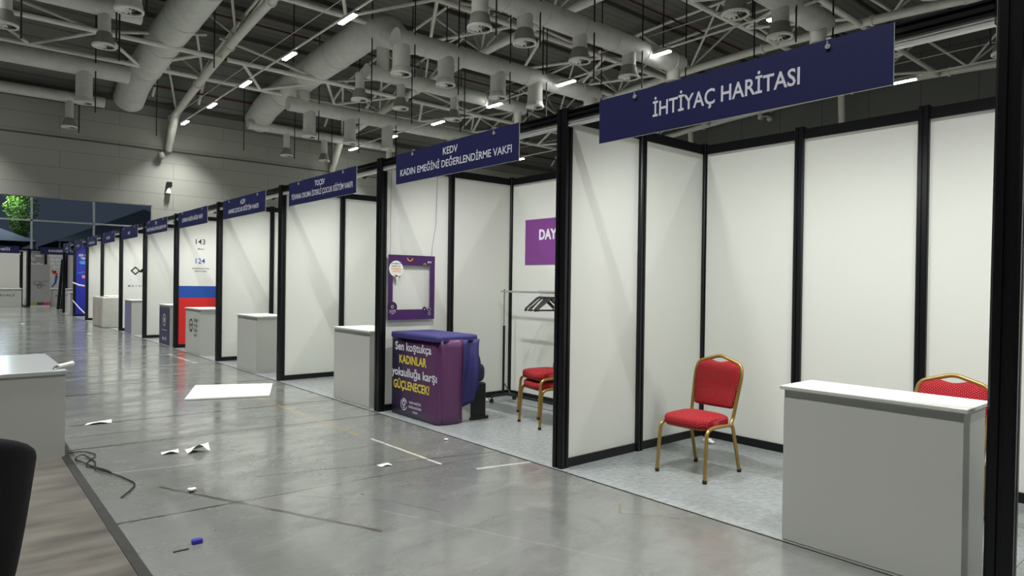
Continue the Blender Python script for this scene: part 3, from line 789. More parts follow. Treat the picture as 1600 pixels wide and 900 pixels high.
def wig(q):
    pts = [(3.98, 1.66), (4.04, 1.72), (4.09, 1.68), (4.15, 1.75), (4.2, 1.71), (4.3, 1.8)]
    for a, b in zip(pts, pts[1:]): q.add([(a[0], a[1], 0), (b[0], b[1], 0), (b[0], b[1]+.016, 0), (a[0], a[1]+.016, 0)], [(0, 1, 2, 3)])
flat('wavy_line', wig, M['cyan'], PY(9)-.0045, g9)
flat('pink_square', lambda q: quad2d(q, 4.12, 4.22, 1.5, 1.62), M['pink'], PY(9)-.0045, g9)

# ---------------------------------------------------------------- counters
def counter(y0, y1, x, dep, lb, h=.93, front=None, body=None, top=None):
    t = thing('reception_counter', lb, 'counter', (x, (y0+y1)/2, 0), 0, 'booth counters')
    w2 = (y1-y0)/2
    MB().bbox(.0, dep, -w2+.02, w2-.02, .0, h-.022, .003).build('body', body or M['counter'], t)
    MB().bbox(-.02, dep+.02, -w2-.0, w2+.0, h-.022, h, .003).build('top_board', top or M['counter_top'], t)
    MB().box(-.0025, 0, -w2+.02, w2-.02, .02, h-.07).build('front_panel', front or M['counter'], t)
    return t
counter(1.0, 1.955, D-.025, .36, 'large plain white counter in front at the right edge of the picture')
counter(7.04, 8.02, D+.01, .5, 'plain white counter left of the post beside the purple counter')
counter(10.78, 11.75, D+.01, .5, 'plain pale counter fourth from the near end, under the smaller navy sign')
c4 = counter(13.86, 14.93, D, .5, 'pale counter with a round emblem in front of the red graphic wall')
c5 = counter(16.18, 17.15, D, .45, 'counter with a navy front and a small crest', front=M['navy_print'])
c6 = counter(20.18, 21.06, D, .5, 'pale counter with lavender front below the diamond logo', front=mat('lavender_print', rgb(120, 120, 158), .45))
counter(28.0, 28.9, D+.3, .6, 'small grey counter against the bright blue wall')
counter(31.4, 32.3, D-.02, .5, 'small white counter at the farthest booth of the row')
def on_front(root, draw, m, name):
    mb = MB(); draw(mb); place(mb, (0, -1, 0), (0, 0, 1), (-.004, 0, 0)); return mb.build(name, m, root)
on_front(c4, lambda q: (ring2d(q, -.12, .58, .10, .135), quad2d(q, -.24, -.0, .585, .6), quad2d(q, -.127, -.113, .43, .58)), M['print_black'], 'round_emblem')
on_front(c4, lambda q: disc2d(q, -.12, .58, .04), M['red_band'], 'red_mark')
on_front(c4, lambda q: text_mb([('LOKMAN', .22, .66, .07, .28, .01), ('HEKİM', .20, .56, .07, .24, .01), ('SAĞLIK', .21, .46, .07, .26, .01), ('VAKFI', .19, .36, .07, .22, .01)], q), M['print_grey'], 'lettering')
on_front(c5, lambda q: (ring2d(q, 0, .58, .11, .14), disc2d(q, 0, .58, .06)), mat('cream_print', rgb(190, 188, 170), .5), 'crest')
on_front(c5, lambda q: (quad2d(q, -.22, .22, .345, .355), text_mb([('VAKFI', -.1, .12, .07, .17, .02), ('EV', .13, .12, .07, .12, .02)], q)), M['letter'], 'lettering')
# wrapped counter
t = thing('wrapped_counter', 'pale counter wrapped in creased clear plastic', 'counter', (3.66, 24.25, 0))
wm = MB(); wm.bbox(0, .75, -.92, .92, 0, .93, .02); wm.build('body', M['plastic_wrap'], t)
MB().box(-.004, 0, -.80, .86, .03, .88).build('front_print', mat('beige_print', rgb(176, 172, 160), .5), t)
on_front(t, lambda q: (ring2d(q, .35, .58, .03, .06, sx=.8), quad2d(q, .33, .37, .42, .56), quad2d(q, -.62, -.56, .3, .62), quad2d(q, .28, .34, .02, .26)), M['print_grey'], 'print_marks')
MB().bbox(.2, .6, -.5, .3, .93, .96, .01).build('folded_sheet', M['paper'], t)

# left desk in the foreground
t = thing('white_desk', 'low white desk at the left edge, seen from behind', 'desk', (.78, 6.66, 0))
MB().bbox(-1.6, 0, 0, 1.55, 0, .70, .003).build('body', M['counter'], t)
MB().bbox(-1.62, .012, -.012, 1.57, .70, .735, .004).build('desk_top', mat('desk_laminate', rgb(186, 190, 190), .18), t)
t = thing('white_tube', 'white tube with black cord lying on the corner of the left desk', 'tube', (.755, 6.80, .736))
MB().sweep([(-.02, -.03, .02), (.05, .03, .024), (.10, .08, .028)], [.019, .021, .023], 14).build('tube_body', M['paper'], t)
MB().sweep([(-.02, -.03, .02), (-.045, -.05, .02), (-.055, -.08, .008)], .005, 8).build('cord', M['black'], t)

# ---------------------------------------------------------------- banquet chairs
def rounded_poly(pts, r, seg=5):
    out = []; n = len(pts)
    for i in range(n):
        p0, p, p1 = Vector(pts[i-1]), Vector(pts[i]), Vector(pts[(i+1) % n])
        a = (p0-p); b = (p1-p); ra = min(r, a.length*.45, b.length*.45)
        A = p+a.normalized()*ra; B = p+b.normalized()*ra
        for k in range(seg+1):
            s = k/seg; out.append(tuple(A*(1-s)**2+p*2*s*(1-s)+B*s*s))
    return out
def smooth_path(pts, r=.05, seg=6):
    out = [Vector(pts[0])]
    for i in range(1, len(pts)-1):
        p0, p, p1 = Vector(pts[i-1]), Vector(pts[i]), Vector(pts[i+1])
        a = (p0-p); b = (p1-p); ra = min(r, a.length*.48, b.length*.48)
        A = p+a.normalized()*ra; B = p+b.normalized()*ra
        for k in range(seg+1):
            s = k/seg; out.append(A*(1-s)**2+p*2*s*(1-s)+B*s*s)
    out.append(Vector(pts[-1])); return out
def cushion(poly, mapf, t0, t1, puff):
    """puffed pad: poly outline in 2D, thickness between t0 and t1"""
    mb = MB(); n = len(poly)
    cx = sum(p[0] for p in poly)/n; cy = sum(p[1] for p in poly)/n
    rings = []
    prof = [(.965, t0), (1.0, t0+(t1-t0)*.18), (1.0, t0+(t1-t0)*.7), (.97, t0+(t1-t0)*.92), (.90, t1+puff*.15), (.7, t1+puff*.6), (.4, t1+puff*.9), (.05, t1+puff)]
    vs = []
    for s, t in prof: vs += [mapf(cx+(p[0]-cx)*s, cy+(p[1]-cy)*s, t) for p in poly]
    fs = [tuple(reversed(range(n)))]
    for j in range(len(prof)-1): fs += [(j*n+i, j*n+(i+1) % n, (j+1)*n+(i+1) % n, (j+1)*n+i) for i in range(n)]
    fs.append(tuple((len(prof)-1)*n+i for i in range(n)))
    return mb.add(vs, fs, True)
def banquet_chair(lb, loc, rz):
    t = thing('banquet_chair', lb, 'chair', loc, rz, 'red banquet chairs')
    seat = rounded_poly([(-.245, -.20), (-.255, 0), (-.245, .20), (.10, .215), (.15, .12), (.15, -.12), (.10, -.215)], .10)
    cushion(seat, lambda x, y, z: (x, y, z), .402, .474, .022).build('seat', M['fabric'], t)
    sp = MB(); sp.prism(rounded_poly([(-.235, -.185), (-.235, .185), (.13, .19), (.13, -.19)], .08), 'z', .390, .404); sp.build('seat_frame', M['gold'], t)
    # back: plane leaning from (x=.17,z=.45) to (x=.315,z=.93)
    def BK(y, h, off=0): # h 0..1
        z = .44+.49*h; x = .175+.125*h; nx, nz = -.96, .27
        return (x+nx*off, y, z+nz*off)
    out = [BK(-.195, 0), BK(-.218, .70), BK(-.20, .875), BK(0, 1.005), BK(.20, .875), BK(.218, .70), BK(.195, 0)]
    MB().sweep(smooth_path([(.13, -.20, .395)]+out+[(.13, .20, .395)], .045, 6), .0148, 10, flat=1.0).build('back_frame', M['gold'], t)
    bp = [(-.185, .18), (-.192, .5), (-.196, .80), (-.13, .885)]
    ol = [(-.175, .155), (-.202, .55), (-.205, .72), (-.19, .85), (-.085, .925), (-.045, .90), (0, .885), (.045, .90), (.085, .925), (.19, .85), (.205, .72), (.202, .55), (.175, .155)]
    cushion(list(reversed(rounded_poly(ol, .03, 4))), lambda y, h, o: BK(y, h, o), -.02, .02, .012).build('backrest', M['fabric'], t)
    MB().sweep([BK(-.19, .20, -.005), BK(.19, .20, -.005)], .009, 8).build('back_rail', M['gold'], t)
    for s in (-1, 1):
        MB().sweep(smooth_path([(-.255, s*.222, .012), (-.225, s*.215, .40), (-.10, s*.214, .412), (.15, s*.205, .398)], .075, 8), .0148, 10).build('leg', M['gold'], t)
        MB().sweep(smooth_path([(.12, s*.20, .395), (.165, s*.20, .385), (.265, s*.205, .012)], .04, 5), .0148, 10).build('leg', M['gold'], t)
        for (fx, fy) in ((-.255, s*.222), (.265, s*.205)):
            MB().lathe([(.0, 0), (.017, 0), (.017, .028), (.0, .028)], (fx, fy, 0), 12).build('foot_cap', M['rubber'], t)
    return t
ch = banquet_chair('red dotted banquet chair with gold frame standing alone in the nearest booth', (4.675, 3.09, .004), 0)
dup(ch, (4.93, 1.45, .004), .04, 'red banquet chair behind the large white counter, only its back showing')
dup(ch, (4.99, 5.17, .004), -.22, 'lower red banquet chair of the stack beside the thick black post')
dup(ch, (4.975, 5.175, .112), -.22, 'upper red banquet chair of the stack beside the thick black post')

# ---------------------------------------------------------------- purple counter
t = thing('draped_counter', 'counter wrapped in a purple printed banner under a blue cloth', 'counter', (3.95, 6.26, 0))
rp = rounded_poly([(0, -.45), (.62, -.45), (.62, .45), (0, .45)], .07, 6)
b = MB(); ban = [(-.0, .46)]+[(0, .46-.9*i/10) for i in range(1, 10)]
arc = [(.08-.08*math.cos(a), -.39-.08*math.sin(a)) for a in [math.pi/2*i/8 for i in range(9)]]
line = [(0, .46), (0, .2), (0, 0), (0, -.2), (0, -.39)]+arc[1:]+[(.16, -.478), (.24, -.485), (.31, -.478)]
vs = []; fs = []; nz = 10
for j in range(nz+1):
    z = .012+.893*j/nz
    for i, (x, y) in enumerate(line):
        wv = .012*math.sin(i*1.3+j*.5)*(1 if i > 4 else 0)
        fl = -.02*(1-j/nz) if i > 5 else 0
        vs.append((x+fl*.3, y+wv+fl, z+(0.0)))
n = len(line)
for j in range(nz):
    for i in range(n-1): fs.append((j*n+i+1, j*n+i, (j+1)*n+i, (j+1)*n+i+1))
b.add(vs, fs, True)
def banner_material():
    m = mat('banner_print_sheen', rgb(70, 30, 84), .33); nt = m.node_tree; bs = nt.nodes['Principled BSDF']
    tc = nt.nodes.new('ShaderNodeTexCoord'); sp = nt.nodes.new('ShaderNodeSeparateXYZ'); nt.links.new(tc.outputs['Object'], sp.inputs[0])
    mr = nt.nodes.new('ShaderNodeMapRange'); mr.inputs[1].default_value = .45; mr.inputs[2].default_value = -.48; nt.links.new(sp.outputs[1], mr.inputs[0])
    x = nt.nodes.new('ShaderNodeMix'); x.data_type = 'RGBA'; nt.links.new(mr.outputs[0], x.inputs[0]); x.inputs[6].default_value = rgb(36, 30, 66); x.inputs[7].default_value = rgb(100, 58, 100)  # plum sheen painted into the print colour towards the near end
    nt.links.new(x.outputs[2], bs.inputs['Base Color']); return m
bo = b.build('printed_banner', banner_material(), t)
sd = bo.modifiers.new('thick', 'SOLIDIFY'); sd.thickness = .004; sd.offset = -1
MB().bbox(.03, .50, -.43, .44, 0, .93, .01).build('body', M['counter'], t)
# cloth cap with overhang
cp = MB(); ol = rounded_poly([(-.022, -.475), (.53, -.475), (.53, .48), (-.022, .48)], .04, 5); n = len(ol)
vs = []
for z, s, wz in ((.885, 1.0, .004), (.92, 1.0, 0), (.944, .99, 0), (.950, .9, 0), (.951, .5, 0)):
    for i, (x, y) in enumerate(ol):
        cx, cy = .3, 0; vs.append((cx+(x-cx)*s, cy+(y-cy)*s, z+wz*math.sin(i*2.1)))
fs = []
for j in range(4): fs += [(j*n+i, j*n+(i+1) % n, (j+1)*n+(i+1) % n, (j+1)*n+i) for i in range(n)]
fs.append(tuple(4*n+i for i in range(n)))
cp.add(vs, fs, True); cp.build('cloth_cover', M['blue_cloth'], t)
dr = MB(); vs = []; fs = []; ni, nj = 16, 14
for j in range(nj+1):
    q = j/nj; z = .90-.72*q
    for i in range(ni+1):
        p = i/ni
        x = .30+.235*p+.05*q*math.sin(p*3); y = -.475-.03*math.sin(p*9+q*4)-.06*math.sin(math.pi*q)*math.sin(math.pi*p)
        vs.append((x, y, z+.16*(p-.2)*q*1.2))
for j in range(nj):
    for i in range(ni): fs.append((j*(ni+1)+i, (j+1)*(ni+1)+i, (j+1)*(ni+1)+i+1, j*(ni+1)+i+1))
dr.add(vs, fs, True); o = dr.build('cloth_drape', M['blue_cloth'], t); o.modifiers.new('thick', 'SOLIDIFY').thickness = .006
def bfr(draw, m, nm):
    mb = MB(); draw(mb); place(mb, (0, -1, 0), (0, 0, 1), (-.0065, 0, 0)); return mb.build(nm, m, bo)
bfr(lambda q: text_mb([('Sen koştukça', -.02, .745, .095, .74, .016)], q), M['letter'], 'white_lettering')
bfr(lambda q: text_mb([('yoksulluğa karşı', .0, .455, .095, .92, .016)], q), M['letter'], 'white_lettering')
bfr(lambda q: text_mb([('KADINLAR', -.02, .60, .095, .56, .02)], q), M['yellow'], 'yellow_lettering')
bfr(lambda q: text_mb([('GÜÇLENECEK!', -.05, .31, .095, .74, .02)], q), M['yellow'], 'yellow_lettering')
bfr(lambda q: (ring2d(q, -.19, .14, .058, .068, 40, .3, 2.0), ring2d(q, -.19, .14, .058, .068, 40, 2.3, 4.0), ring2d(q, -.19, .14, .058, .068, 40, 4.3, 6.0), ring2d(q, -.19, .155, .02, .035), quad2d(q, -.205, -.175, .095, .11),
               text_mb([('KADIN EMEĞİNİ', .04, .165, .026, .24, .01), ('DEĞERLENDİRME', .04, .115, .026, .26, .01), ('VAKFI', .04, .065, .026, .1, .01)], q)), M['letter'], 'logo')
# black suitcase + backpack
t = thing('black_crate', 'black box on the floor behind the purple counter', 'box', (4.52, 5.98, .004))
MB().bbox(-.11, .11, -.16, .16, 0, .40, .015).build('body', M['black'], t); MB().bbox(-.12, .13, -.18, .18, 0, .03, .005).build('base_lip', M['black'], t)
t = thing('navy_backpack', 'dark navy backpack on the black box behind the purple counter', 'bag', (4.52, 5.98, .404))
MB().ellipsoid((0, 0, .17), (.09, .13, .17), e=.7).build('body', mat('navy_nylon', rgb(36, 38, 66), .6, bump=(20, .4)), t)
MB().ellipsoid((.03, -.11, .11), (.07, .05, .10), e=.7).build('pocket', bpy.data.materials['navy_nylon'], t)
MB().sweep(smooth_path([(-.03, 0, .32), (-.03, 0, .39), (.03, 0, .39), (.03, 0, .32)], .02), .008, 8).build('handle', M['black'], t)

# hanging photo frame board
t = thing('photo_frame_board', 'purple cut-out selfie frame hanging on strings before the white wall', 'frame', (3.925, PY(1)-.05, 1.07), 0)
fm = MB(); W_, H_ = .645, .765
fm.box(0, W_, -.006, 0, 0, .12); fm.box(0, W_, -.006, 0, H_-.12, H_); fm.box(0, .06, -.006, 0, .12, H_-.12); fm.box(W_-.065, W_, -.006, 0, .12, H_-.12)
fb = fm.build('frame_board', M['purple'], t)
def fdraw(draw, m, nm, y=-.008):
    mb = MB(); draw(mb); place(mb, (1, 0, 0), (0, 0, 1), (0, y, 0)); return mb.build(nm, m, t)
fdraw(lambda q: (disc2d(q, .10, .60, .095, sx=1.0), q.add([(.08, .53, 0), (.135, .515, 0), (.125, .44, 0)], [(0, 1, 2)])), M['paper'], 'speech_bubble', -.0085)
fdraw(lambda q: text_mb([('Sen sağlığın için', .10, .655, .018, .13, .01), ('kadınlar için', .10, .625, .018, .12, .01)], q), M['print_black'], 'bubble_print', -.0095)
fdraw(lambda q: text_mb([('DAYANIŞMAYLA', .105, .59, .022, .14, .02), ('KOŞUYORUZ', .11, .56, .022, .11, .02)], q), M['orange'], 'orange_print', -.0095)
fdraw(lambda q: (ring2d(q, .29, .735, .03, .042, 20, math.pi, 2*math.pi), ring2d(q, .50, .655, .014, .022, 16, 0, math.pi)), M['orange'], 'ring_marks')
fdraw(lambda q: text_mb([('»›', .565, .68, .035, .06, .01)], q), M['letter'], 'arrow_marks')
fdraw(lambda q: (disc2d(q, .055, .15, .065), disc2d(q, .50, .12, .03), disc2d(q, .57, .115, .03)), mat('deep_purple_print', rgb(50, 20, 66), .5), 'corner_blobs', -.0075)
fdraw(lambda q: (ring2d(q, .055, .155, .012, .017), text_mb([('KADIN EMEĞİNİ', .06, .108, .011, .085, .01), ('DEĞERLENDİRME', .06, .088, .011, .085, .01), ('VAKFI', .06, .068, .011, .035, .01)], q),
                 ring2d(q, .57, .115, .018, .022), ring2d(q, .57, .065, .014, .018), text_mb([('A', .50, .11, .02, None, .02)], q)), M['letter'], 'small_logos')
for x, dx in ((.02, -.0), (.60, .06)):
    MB().sweep([(x, -.002, H_), (x+.004, -.006, H_+.12), (x+dx, 0, H_+.4), (x+dx+.01, 0.0, 2.86-1.07)], .0022, 6).build('string', mat('string', rgb(96, 92, 84), .7) if 'string' not in bpy.data.materials else bpy.data.materials['string'], t)

# poster on the back wall of the second booth
t = thing('wall_poster', 'purple poster with bold white letters on the back wall behind the stacked chairs', 'poster', (XB-.008, 5.95, 2.06))
MB().box(-.002, .002, -.60, .60, -.295, .295).build('sheet', M['poster_purple'], t)
place(text_mb([('DAYANIŞMA', 0.13, .03, .13, .92, .03)]), (0, -1, 0), (0, 0, 1), (-.004, 0, 0)).build('lettering', M['letter'], t)

# garment rack
t = thing('garment_rack', 'chrome and black rolling clothes rail standing by the back wall', 'clothes rail', (5.46, 5.86, .004))
MB().tube((0, -.70, 1.41), (0, .72, 1.41), .0125, 10).build('top_rail', M['chrome'], t)
for s in (-1, 1):
    MB().tube((0, s*.66, .95), (0, s*.66, 1.44), .011, 10).build('upper_pole', M['chrome'], t)
    MB().tube((0, s*.66, .09), (0, s*.66, .97), .016, 10).build('pole', M['black'], t)
    MB().sweep(smooth_path([(-.2, s*.66, .07), (-.12, s*.66, .09), (.12, s*.66, .09), (.2, s*.66, .07)], .03), .014, 10).build('foot_bar', M['black'], t)
    for e in (-1, 1):
        w_ = MB(); w_.tube((e*.19, s*.66-.012, .026), (e*.19, s*.66+.012, .026), .026, 14); w_.tube((e*.19, s*.66, .03), (e*.19, s*.66, .07), .008, 8); w_.build('caster', M['black'], t)
MB().tube((0, -.66, .10), (0, .66, .10), .014, 10).build('bottom_bar', M['black'], t)
MB().tube((0, .66, .25), (0, .50, .10), .008, 8).build('brace', M['black'], t)
for i, y in enumerate((5.86, 5.83, 5.79, 5.76, 5.72, 5.69, 5.65, 5.61)):
    h = thing('clothes_hanger', 'black clothes hanger bunched with others on the chrome rail', 'hanger', (5.46, y, 1.415), random.uniform(-.25, .25)-.25, 'black hangers on the rail')
    MB().sweep([(.0, 0, -.06), (0, 0, -.035), (.018, 0, -.02), (.020, 0, .005), (.0, 0, .024), (-.018, 0, .008)], .0022, 6).build('hook', M['chrome'], h)
    MB().sweep(smooth_path([(-.20, 0, -.225), (-.195, 0, -.195), (-.04, 0, -.07), (0, 0, -.055), (.04, 0, -.07), (.195, 0, -.195), (.20, 0, -.225)], .03), .009, 8, flat=.8).build('shoulder_bar', M['black'], h)
    MB().sweep([(-.19, 0, -.215), (.19, 0, -.215)], .005, 6).build('trouser_bar', M['black'], h)

# cables in booth two and tissue in booth one
o = MB().sweep([(5.12, 6.62, .012), (5.2, 6.7, .012), (5.32, 6.66, .012), (5.36, 6.74, .02), (5.25, 6.77, .03), (5.16, 6.70, .012), (5.3, 6.60, .012), (5.4, 6.7, .012)], .008, 8).build('tangled_cable', M['paper'])
tag(o, 'tangled white cable on the floor by the clothes rail', 'cable')
def crumple(c, r, seed, n=10, m=6, flat_=.6):
    rnd = random.Random(seed); mb = MB(); vs = []; fs = []
    for j in range(m+1):
        ph = -math.pi/2+math.pi*j/m
        for i in range(n):
            th = 2*math.pi*i/n; k = r*(.7+.5*rnd.random()) if 0 < j < m else r*.7
            vs.append((c[0]+k*math.cos(ph)*math.cos(th), c[1]+k*math.cos(ph)*math.sin(th), max(.001, c[2]+r*flat_+k*flat_*math.sin(ph))))
    for j in range(m):
        for i in range(n): fs.append((j*n+i, j*n+(i+1) % n, (j+1)*n+(i+1) % n, (j+1)*n+i))
    return mb.add(vs, fs, False)
c = crumple((0, 0, 0), .035, 3); c.v = [(v[0], v[1]*1.8, v[2]) for v in c.v]
tag(c.build('crumpled_tissue', M['paper'], None, (5.60, 3.60, .005)), 'crumpled white tissue in the corner of the nearest booth', 'tissue')

# ---------------------------------------------------------------- things on the hall floor
o = MB().add([(2.70, 9.99, .004), (3.63, 9.55, .004), (3.22, 8.57, .004), (2.28, 8.90, .004), (2.70, 9.99, .022), (3.63, 9.55, .022), (3.22, 8.57, .022), (2.28, 8.90, .022)],
             [(3, 2, 1, 0), (4, 5, 6, 7), (0, 1, 5, 4), (1, 2, 6, 5), (2, 3, 7, 6), (3, 0, 4, 7)]).build('loose_board', M['white_board'])
tag(o, 'flat white panel board lying on the grey hall floor', 'board')
def paper(pts, hs, loc, lb):
    n = 6; mb = MB(); vs = []; fs = []
    a, b, c_, d = [Vector(p) for p in pts]
    for j in range(n+1):
        for i in range(n+1):
            u, v = i/n, j/n; p = a*(1-u)*(1-v)+b*u*(1-v)+c_*u*v+d*(1-u)*v
            vs.append((p.x, p.y, .003+hs*(math.sin(u*3.1)*math.cos(v*2.0))**2+hs*.6*u*u*v))
    for j in range(n):
        for i in range(n): fs.append((j*(n+1)+i, j*(n+1)+i+1, (j+1)*(n+1)+i+1, (j+1)*(n+1)+i))
    mb.add(vs, fs, False); o = mb.build('paper_sheet', M['paper'], None, loc)
    o.modifiers.new('thick', 'SOLIDIFY').thickness = .001
    tag(o, lb, 'paper', 'loose papers on the floor')
paper([(-.12, -.06), (.12, -.08), (.14, .06), (-.08, .05)], .02, (1.22, 8.04, 0), 'white sheet of paper on the floor right of the low desk')
paper([(-.09, -.07), (.09, -.09), (.12, .07), (-.07, .09)], .07, (1.70, 6.24, 0), 'curled white paper with a raised corner in the middle of the aisle')
paper([(-.07, -.04), (.06, -.06), (.08, .04), (-.06, .05)], .02, (1.50, 6.30, 0), 'small flat paper touching the curled one in the aisle')
paper([(-.05, -.03), (.05, -.04), (.05, .03), (-.05, .04)], .008, (2.77, 4.82, 0), 'tiny white paper scrap on the floor before the purple counter')
for (x, y, r, s, lb) in [(1.35, 5.06, .032, 5, 'crumpled foil ball on the floor at the dark scratch line'), (3.67, 5.23, .022, 8, 'small clear plastic scrap near the front edge of the purple counter booth'),
                         (1.9, 26.0, .06, 9, 'small white scrap far down the aisle'), (2.9, 20.5, .06, 11, 'white scrap on the aisle before the diamond logo booth')]:
    tag(crumple((0, 0, 0), r, s, flat_=.4).build('litter_scrap', M['paper'], None, (x, y, .001)), lb, 'litter')
tag(MB().bbox(-.028, .028, -.016, .016, 0, .026, .004).build('blue_block', mat('blue_plastic', rgb(52, 52, 170), .4), None, (1.11, 4.04, 0)), 'small blue plastic piece on the floor near the bottom', 'plastic piece')
tag(MB().bbox(-.04, .04, -.004, .004, 0, .006, .001).build('black_tie', M['black'], None, (1.01, 3.98, 0)), 'short black strip beside the small blue piece', 'strip')
# brown flooring at the left with dark edge strip
wm_ = mat('brown_floor_laminate', rgb(98, 95, 88), .35, noise=(1.8, .45, (1, 3.0, 1)))
o = MB().box(-3.0, .755, 1.0, 6.66, .0005, .008).build('wooden_flooring', wm_); tag(o, 'brownish laminate flooring around the black armchair', 'flooring')
o = MB().box(.757, .812, 1.0, 6.70, .0005, .010).build('floor_edge_strip', mat('dark_strip', rgb(40, 40, 36), .6, noise=(12, .3, (1, 1, 1)))); tag(o, 'long dark strip along the edge of the brown flooring', 'edge strip')
o = MB().sweep(smooth_path([(.80, 6.72, .02), (.93, 6.75, .012), (1.0, 6.55, .012), (.90, 6.35, .012), (.86, 6.2, .012), (.96, 6.05, .012), (1.0, 5.85, .012), (.92, 6.1, .016), (.82, 6.5, .016), (.9, 6.62, .02), (.95, 6.3, .012),
                            (.90, 6.05, .02), (1.02, 5.75, .012), (1.08, 5.45, .012), (.98, 5.25, .012), (.93, 5.17, .012)], .08, 5), .005, 8).build('power_cable', M['black'])
tag(o, 'black looped cable on the floor beside the low white desk', 'cable')

# black armchair at the left edge
t = thing('armchair', 'black rounded armchair cut by the left edge of the picture', 'armchair', (-.055, 3.70, 0), math.radians(-25))
sh = MB(); vs = []; fs = []; NA, NZ = 28, 10
for j in range(NZ+1):
    q = j/NZ
    for i in range(NA+1):
        a = -2.3+4.6*i/NA
        top = .93-.034*(a+.4)**2
        z = .16+(top-.16)*q; R = .255+.085*q**.8
        vs.append((R*math.sin(a), -R*math.cos(a), z))
for j in range(NZ):
    for i in range(NA): fs.append((j*(NA+1)+i, j*(NA+1)+i+1, (j+1)*(NA+1)+i+1, (j+1)*(NA+1)+i))
sh.add(vs, fs, True); so_ = sh.build('shell_back', M['leather'], t)
sd = so_.modifiers.new('thick', 'SOLIDIFY'); sd.thickness = .09; sd.offset = 0
bv = so_.modifiers.new('round', 'BEVEL'); bv.width = .04; bv.segments = 4; bv.limit_method = 'ANGLE'; bv.angle_limit = math.radians(50)
MB().ellipsoid((0, .02, .40), (.27, .27, .075), e=.75).build('seat', M['leather'], t)
for sx in (-1, 1):
    for sy in (-1, 1): MB().tube((sx*.16, sy*.16, .36), (sx*.24, sy*.24, .009), .016, 10, .011).build('leg', M['black'], t)

# ---------------------------------------------------------------- far end: leaning profiles, tape and facing booths
for i, (x, w_) in enumerate(((4.06, .13), (4.22, .07))):
    o = MB().box(-.06, .06, -w_/2, w_/2, 0, 2.35).build('leaning_profile', M['black_alu'], None, (x, 37.4+i*.2, .02)); o.rotation_euler = (0, math.radians(4), 0)
    tag(o, ['wide', 'narrow'][i]+' dark profile leaning at the far end of the booth row', 'metal profile', 'dark leaning profiles')
for i, (za, zb) in enumerate(((1.32, 1.22), (.62, .25))):
    o = MB().sweep([(D-.01, 30.8, za), (D-.01, 29.3, (za+zb)/2-.03), (D-.01, 27.95, zb)], .03, 6, flat=.3).build('barrier_tape', M['paper'])
    tag(o, ['upper', 'lower'][i]+' white tape stretched across the bright blue wall booth', 'tape', 'white barrier tapes')
t = thing('flower_pot', 'small reddish plant on the grey counter by the blue wall', 'plant', (4.35, 28.3, .93))
MB().lathe([(0, 0), (.07, 0), (.1, .06), (.0, .06)], n=14).build('bowl', M['paper'], t)
MB().ellipsoid((0, 0, .10), (.15, .2, .07), 12, 8).build('blossom', mat('reddish', rgb(176, 96, 84), .7), t)

FY = 41.3
def fpost(x, y, lb, w2=.045): post(x, y, w2, .045, lb, group='posts of the facing far booths')
fpost(3.25, FY, 'thick black post of the facing booths left of the grey roll-up banner', .07)
fpost(3.02, FY+.9, 'slim black post just left of the thick far post')
fpost(5.06, FY+1.9, 'black post at the back of the far booth beside the text wall')
fpost(4.12, FY+1.9, 'black post behind the grey roll-up banner')
fpost(-.2, FY, 'black front post of the facing booths beyond the left edge')
fpost(6.3, FY, 'black front post of the facing booths behind the long row')
for (x0, x1, m_, lb) in ((-.15, 3.0, M['white_board'], 'white back wall of the far booth at the left edge'),
                         (3.16, 4.08, M['banner_grey'], 'grey printed back wall above the roll-up banner'),
                         (4.16, 5.02, mat('pale_grey_print', rgb(196, 196, 194), .5), 'pale grey wall with white words at the far end'),
                         (5.1, 6.3, bpy.data.materials['pale_grey_print'], 'pale grey wall behind the far leaning profiles')):
    panel('side', FY+1.95, x0, x1, lb, m_, 'walls of the facing far booths')
panel('back', 3.13, FY+.05, FY+1.9, 'white side wall seen edge-on between the two far facing booths', None, 'walls of the facing far booths')
t = header('x', -.15, 6.3, FY, 'black header beam across the facing far booths')
for (xc, w_, txt, lb) in ((1.75, 2.2, 'ÇOCUK DERNEĞİ', 'small navy sign of the facing booth at the left edge'), (4.78, 2.15, 'KANSERSİZ YAŞAM', 'small navy sign of the facing booth behind the row end')):
    t = thing('booth_sign', lb, 'sign', (xc, FY-.06, 2.86), 0, 'navy booth signs')
    MB().box(-w_/2, w_/2, 0, .012, -.17, .19).build('sign_board', M['navy'], t)
    place(text_mb([(txt, 0, -.04, .12, 1.45, .01)]), (1, 0, 0), (0, 0, 1), (0, -.004, 0)).build('lettering', M['letter'], t)
t = thing('rollup_banner', 'grey roll-up banner with a looped ribbon logo and coloured foot stripe', 'banner', (3.72, FY-.05, 0))
MB().box(-.40, .40, 0, .01, .03, 2.17).build('banner_sheet', M['banner_grey'], t)
MB().bbox(-.42, .42, -.06, .08, 0, .05, .01).build('base', M['white_alu'], t)
def rb(draw, m, nm): mb = MB(); draw(mb); place(mb, (1, 0, 0), (0, 0, 1), (0, -.004, 0)); mb.build(nm, m, t)
rb(lambda q: (ring2d(q, -.2, 1.22, .07, .10, 20, .6, 5.6), ring2d(q, -.04, 1.05, .08, .115, 20, -2.6, 2.4), q.add([(-.17, 1.14, 0), (-.14, 1.17, 0), (-.08, 1.05, 0), (-.12, 1.02, 0)], [(0, 1, 2, 3)])), M['print_grey'], 'ribbon_logo')
rb(lambda q: text_mb([('Kansersiz', .12, 1.28, .07, .40, .01), ('Yaşam', .02, 1.18, .07, .22, .01), ('Derneği', .08, 1.08, .07, .30, .01)], q), M['print_grey'], 'lettering')
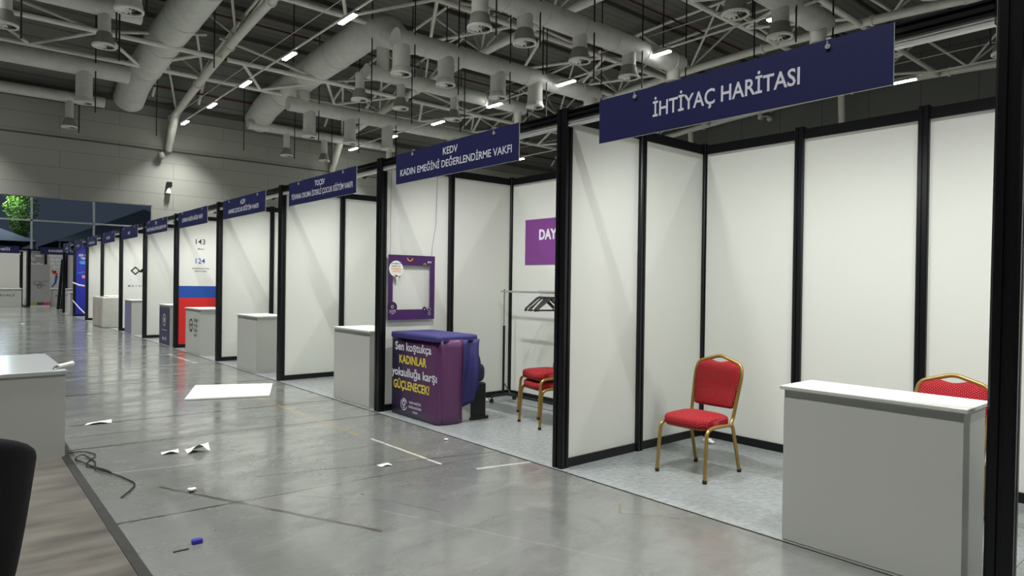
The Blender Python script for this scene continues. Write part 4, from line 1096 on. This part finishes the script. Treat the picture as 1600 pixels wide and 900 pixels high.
for (a, b_, cc) in ((-.4, -.14, rgb(140, 146, 70)), (-.14, .14, rgb(60, 58, 60)), (.14, .4, rgb(176, 60, 88))):
    rb(lambda q: quad2d(q, a, b_, .10, .24), mat('foot_stripe', cc, .5), 'foot_stripe')
wl = [c for c in C.objects if c.get('label') == 'grey printed back wall above the roll-up banner'][0]
flat('ribbon_logo', lambda q: (ring2d(q, 3.45, 2.62, .05, .08, 16), ring2d(q, 3.58, 2.48, .05, .08, 16), quad2d(q, 3.66, 3.95, 2.62, 2.68), quad2d(q, 3.3, 4.0, 2.2, 2.23), ring2d(q, 3.5, 2.23, .03, .06, 12, 0, 3.14), ring2d(q, 3.8, 2.23, .03, .06, 12, 0, 3.14)), M['letter'], FY+1.94, wl)
wl = [c for c in C.objects if c.get('label') == 'pale grey wall with white words at the far end'][0]
flat('lettering', lambda q: text_mb([('Kanserden', 4.62, 2.62, .13, .7, .04), ('Birlikte', 4.62, 2.42, .13, .6, .04), ('Bir Adım', 4.64, 2.22, .13, .55, .04), ('Öne!', 4.60, 2.02, .13, .3, .04)], q), M['letter'], FY+1.94, wl)
flat('red_splash', lambda q: (disc2d(q, 4.5, 1.78, .09, 7), disc2d(q, 4.62, 1.70, .06, 7), disc2d(q, 4.43, 1.86, .05, 6)), M['red_band'], FY+1.94, wl)
flat('dark_splash', lambda q: (disc2d(q, 4.55, 1.82, .06, 6), disc2d(q, 4.60, 1.6, .05, 6)), M['print_black'], FY+1.939, wl)
flat('blue_swoosh', lambda q: q.add([(4.55, 1.58, 0), (4.68, 1.58, 0), (4.60, 1.2, 0), (4.42, .98, 0), (4.38, 1.0, 0), (4.52, 1.25, 0)], [(0, 1, 2, 3, 4, 5)]), M['blue_band'], FY+1.938, wl)
def fcounter(x0, x1, y, lb, txt):
    t = thing('reception_counter', lb, 'counter', ((x0+x1)/2, y, 0), 0, 'booth counters')
    w2 = (x1-x0)/2
    MB().bbox(-w2, w2, 0, .5, 0, .91, .004).build('body', M['counter'], t); MB().bbox(-w2-.02, w2+.02, -.03, .52, .91, .935, .004).build('top_board', M['white_board'], t)
    place(text_mb([(txt, 0, .55, .1, w2*1.3, .01)]), (1, 0, 0), (0, 0, 1), (0, -.004, 0)).build('lettering', M['print_grey'], t)
fcounter(1.35, 2.95, FY-.1, 'grey counter with small dark words at the far left edge', 'FESTİVALİ')
fcounter(4.2, 5.2, FY+.3, 'white counter with bold dark print right of the roll-up banner', 'you')
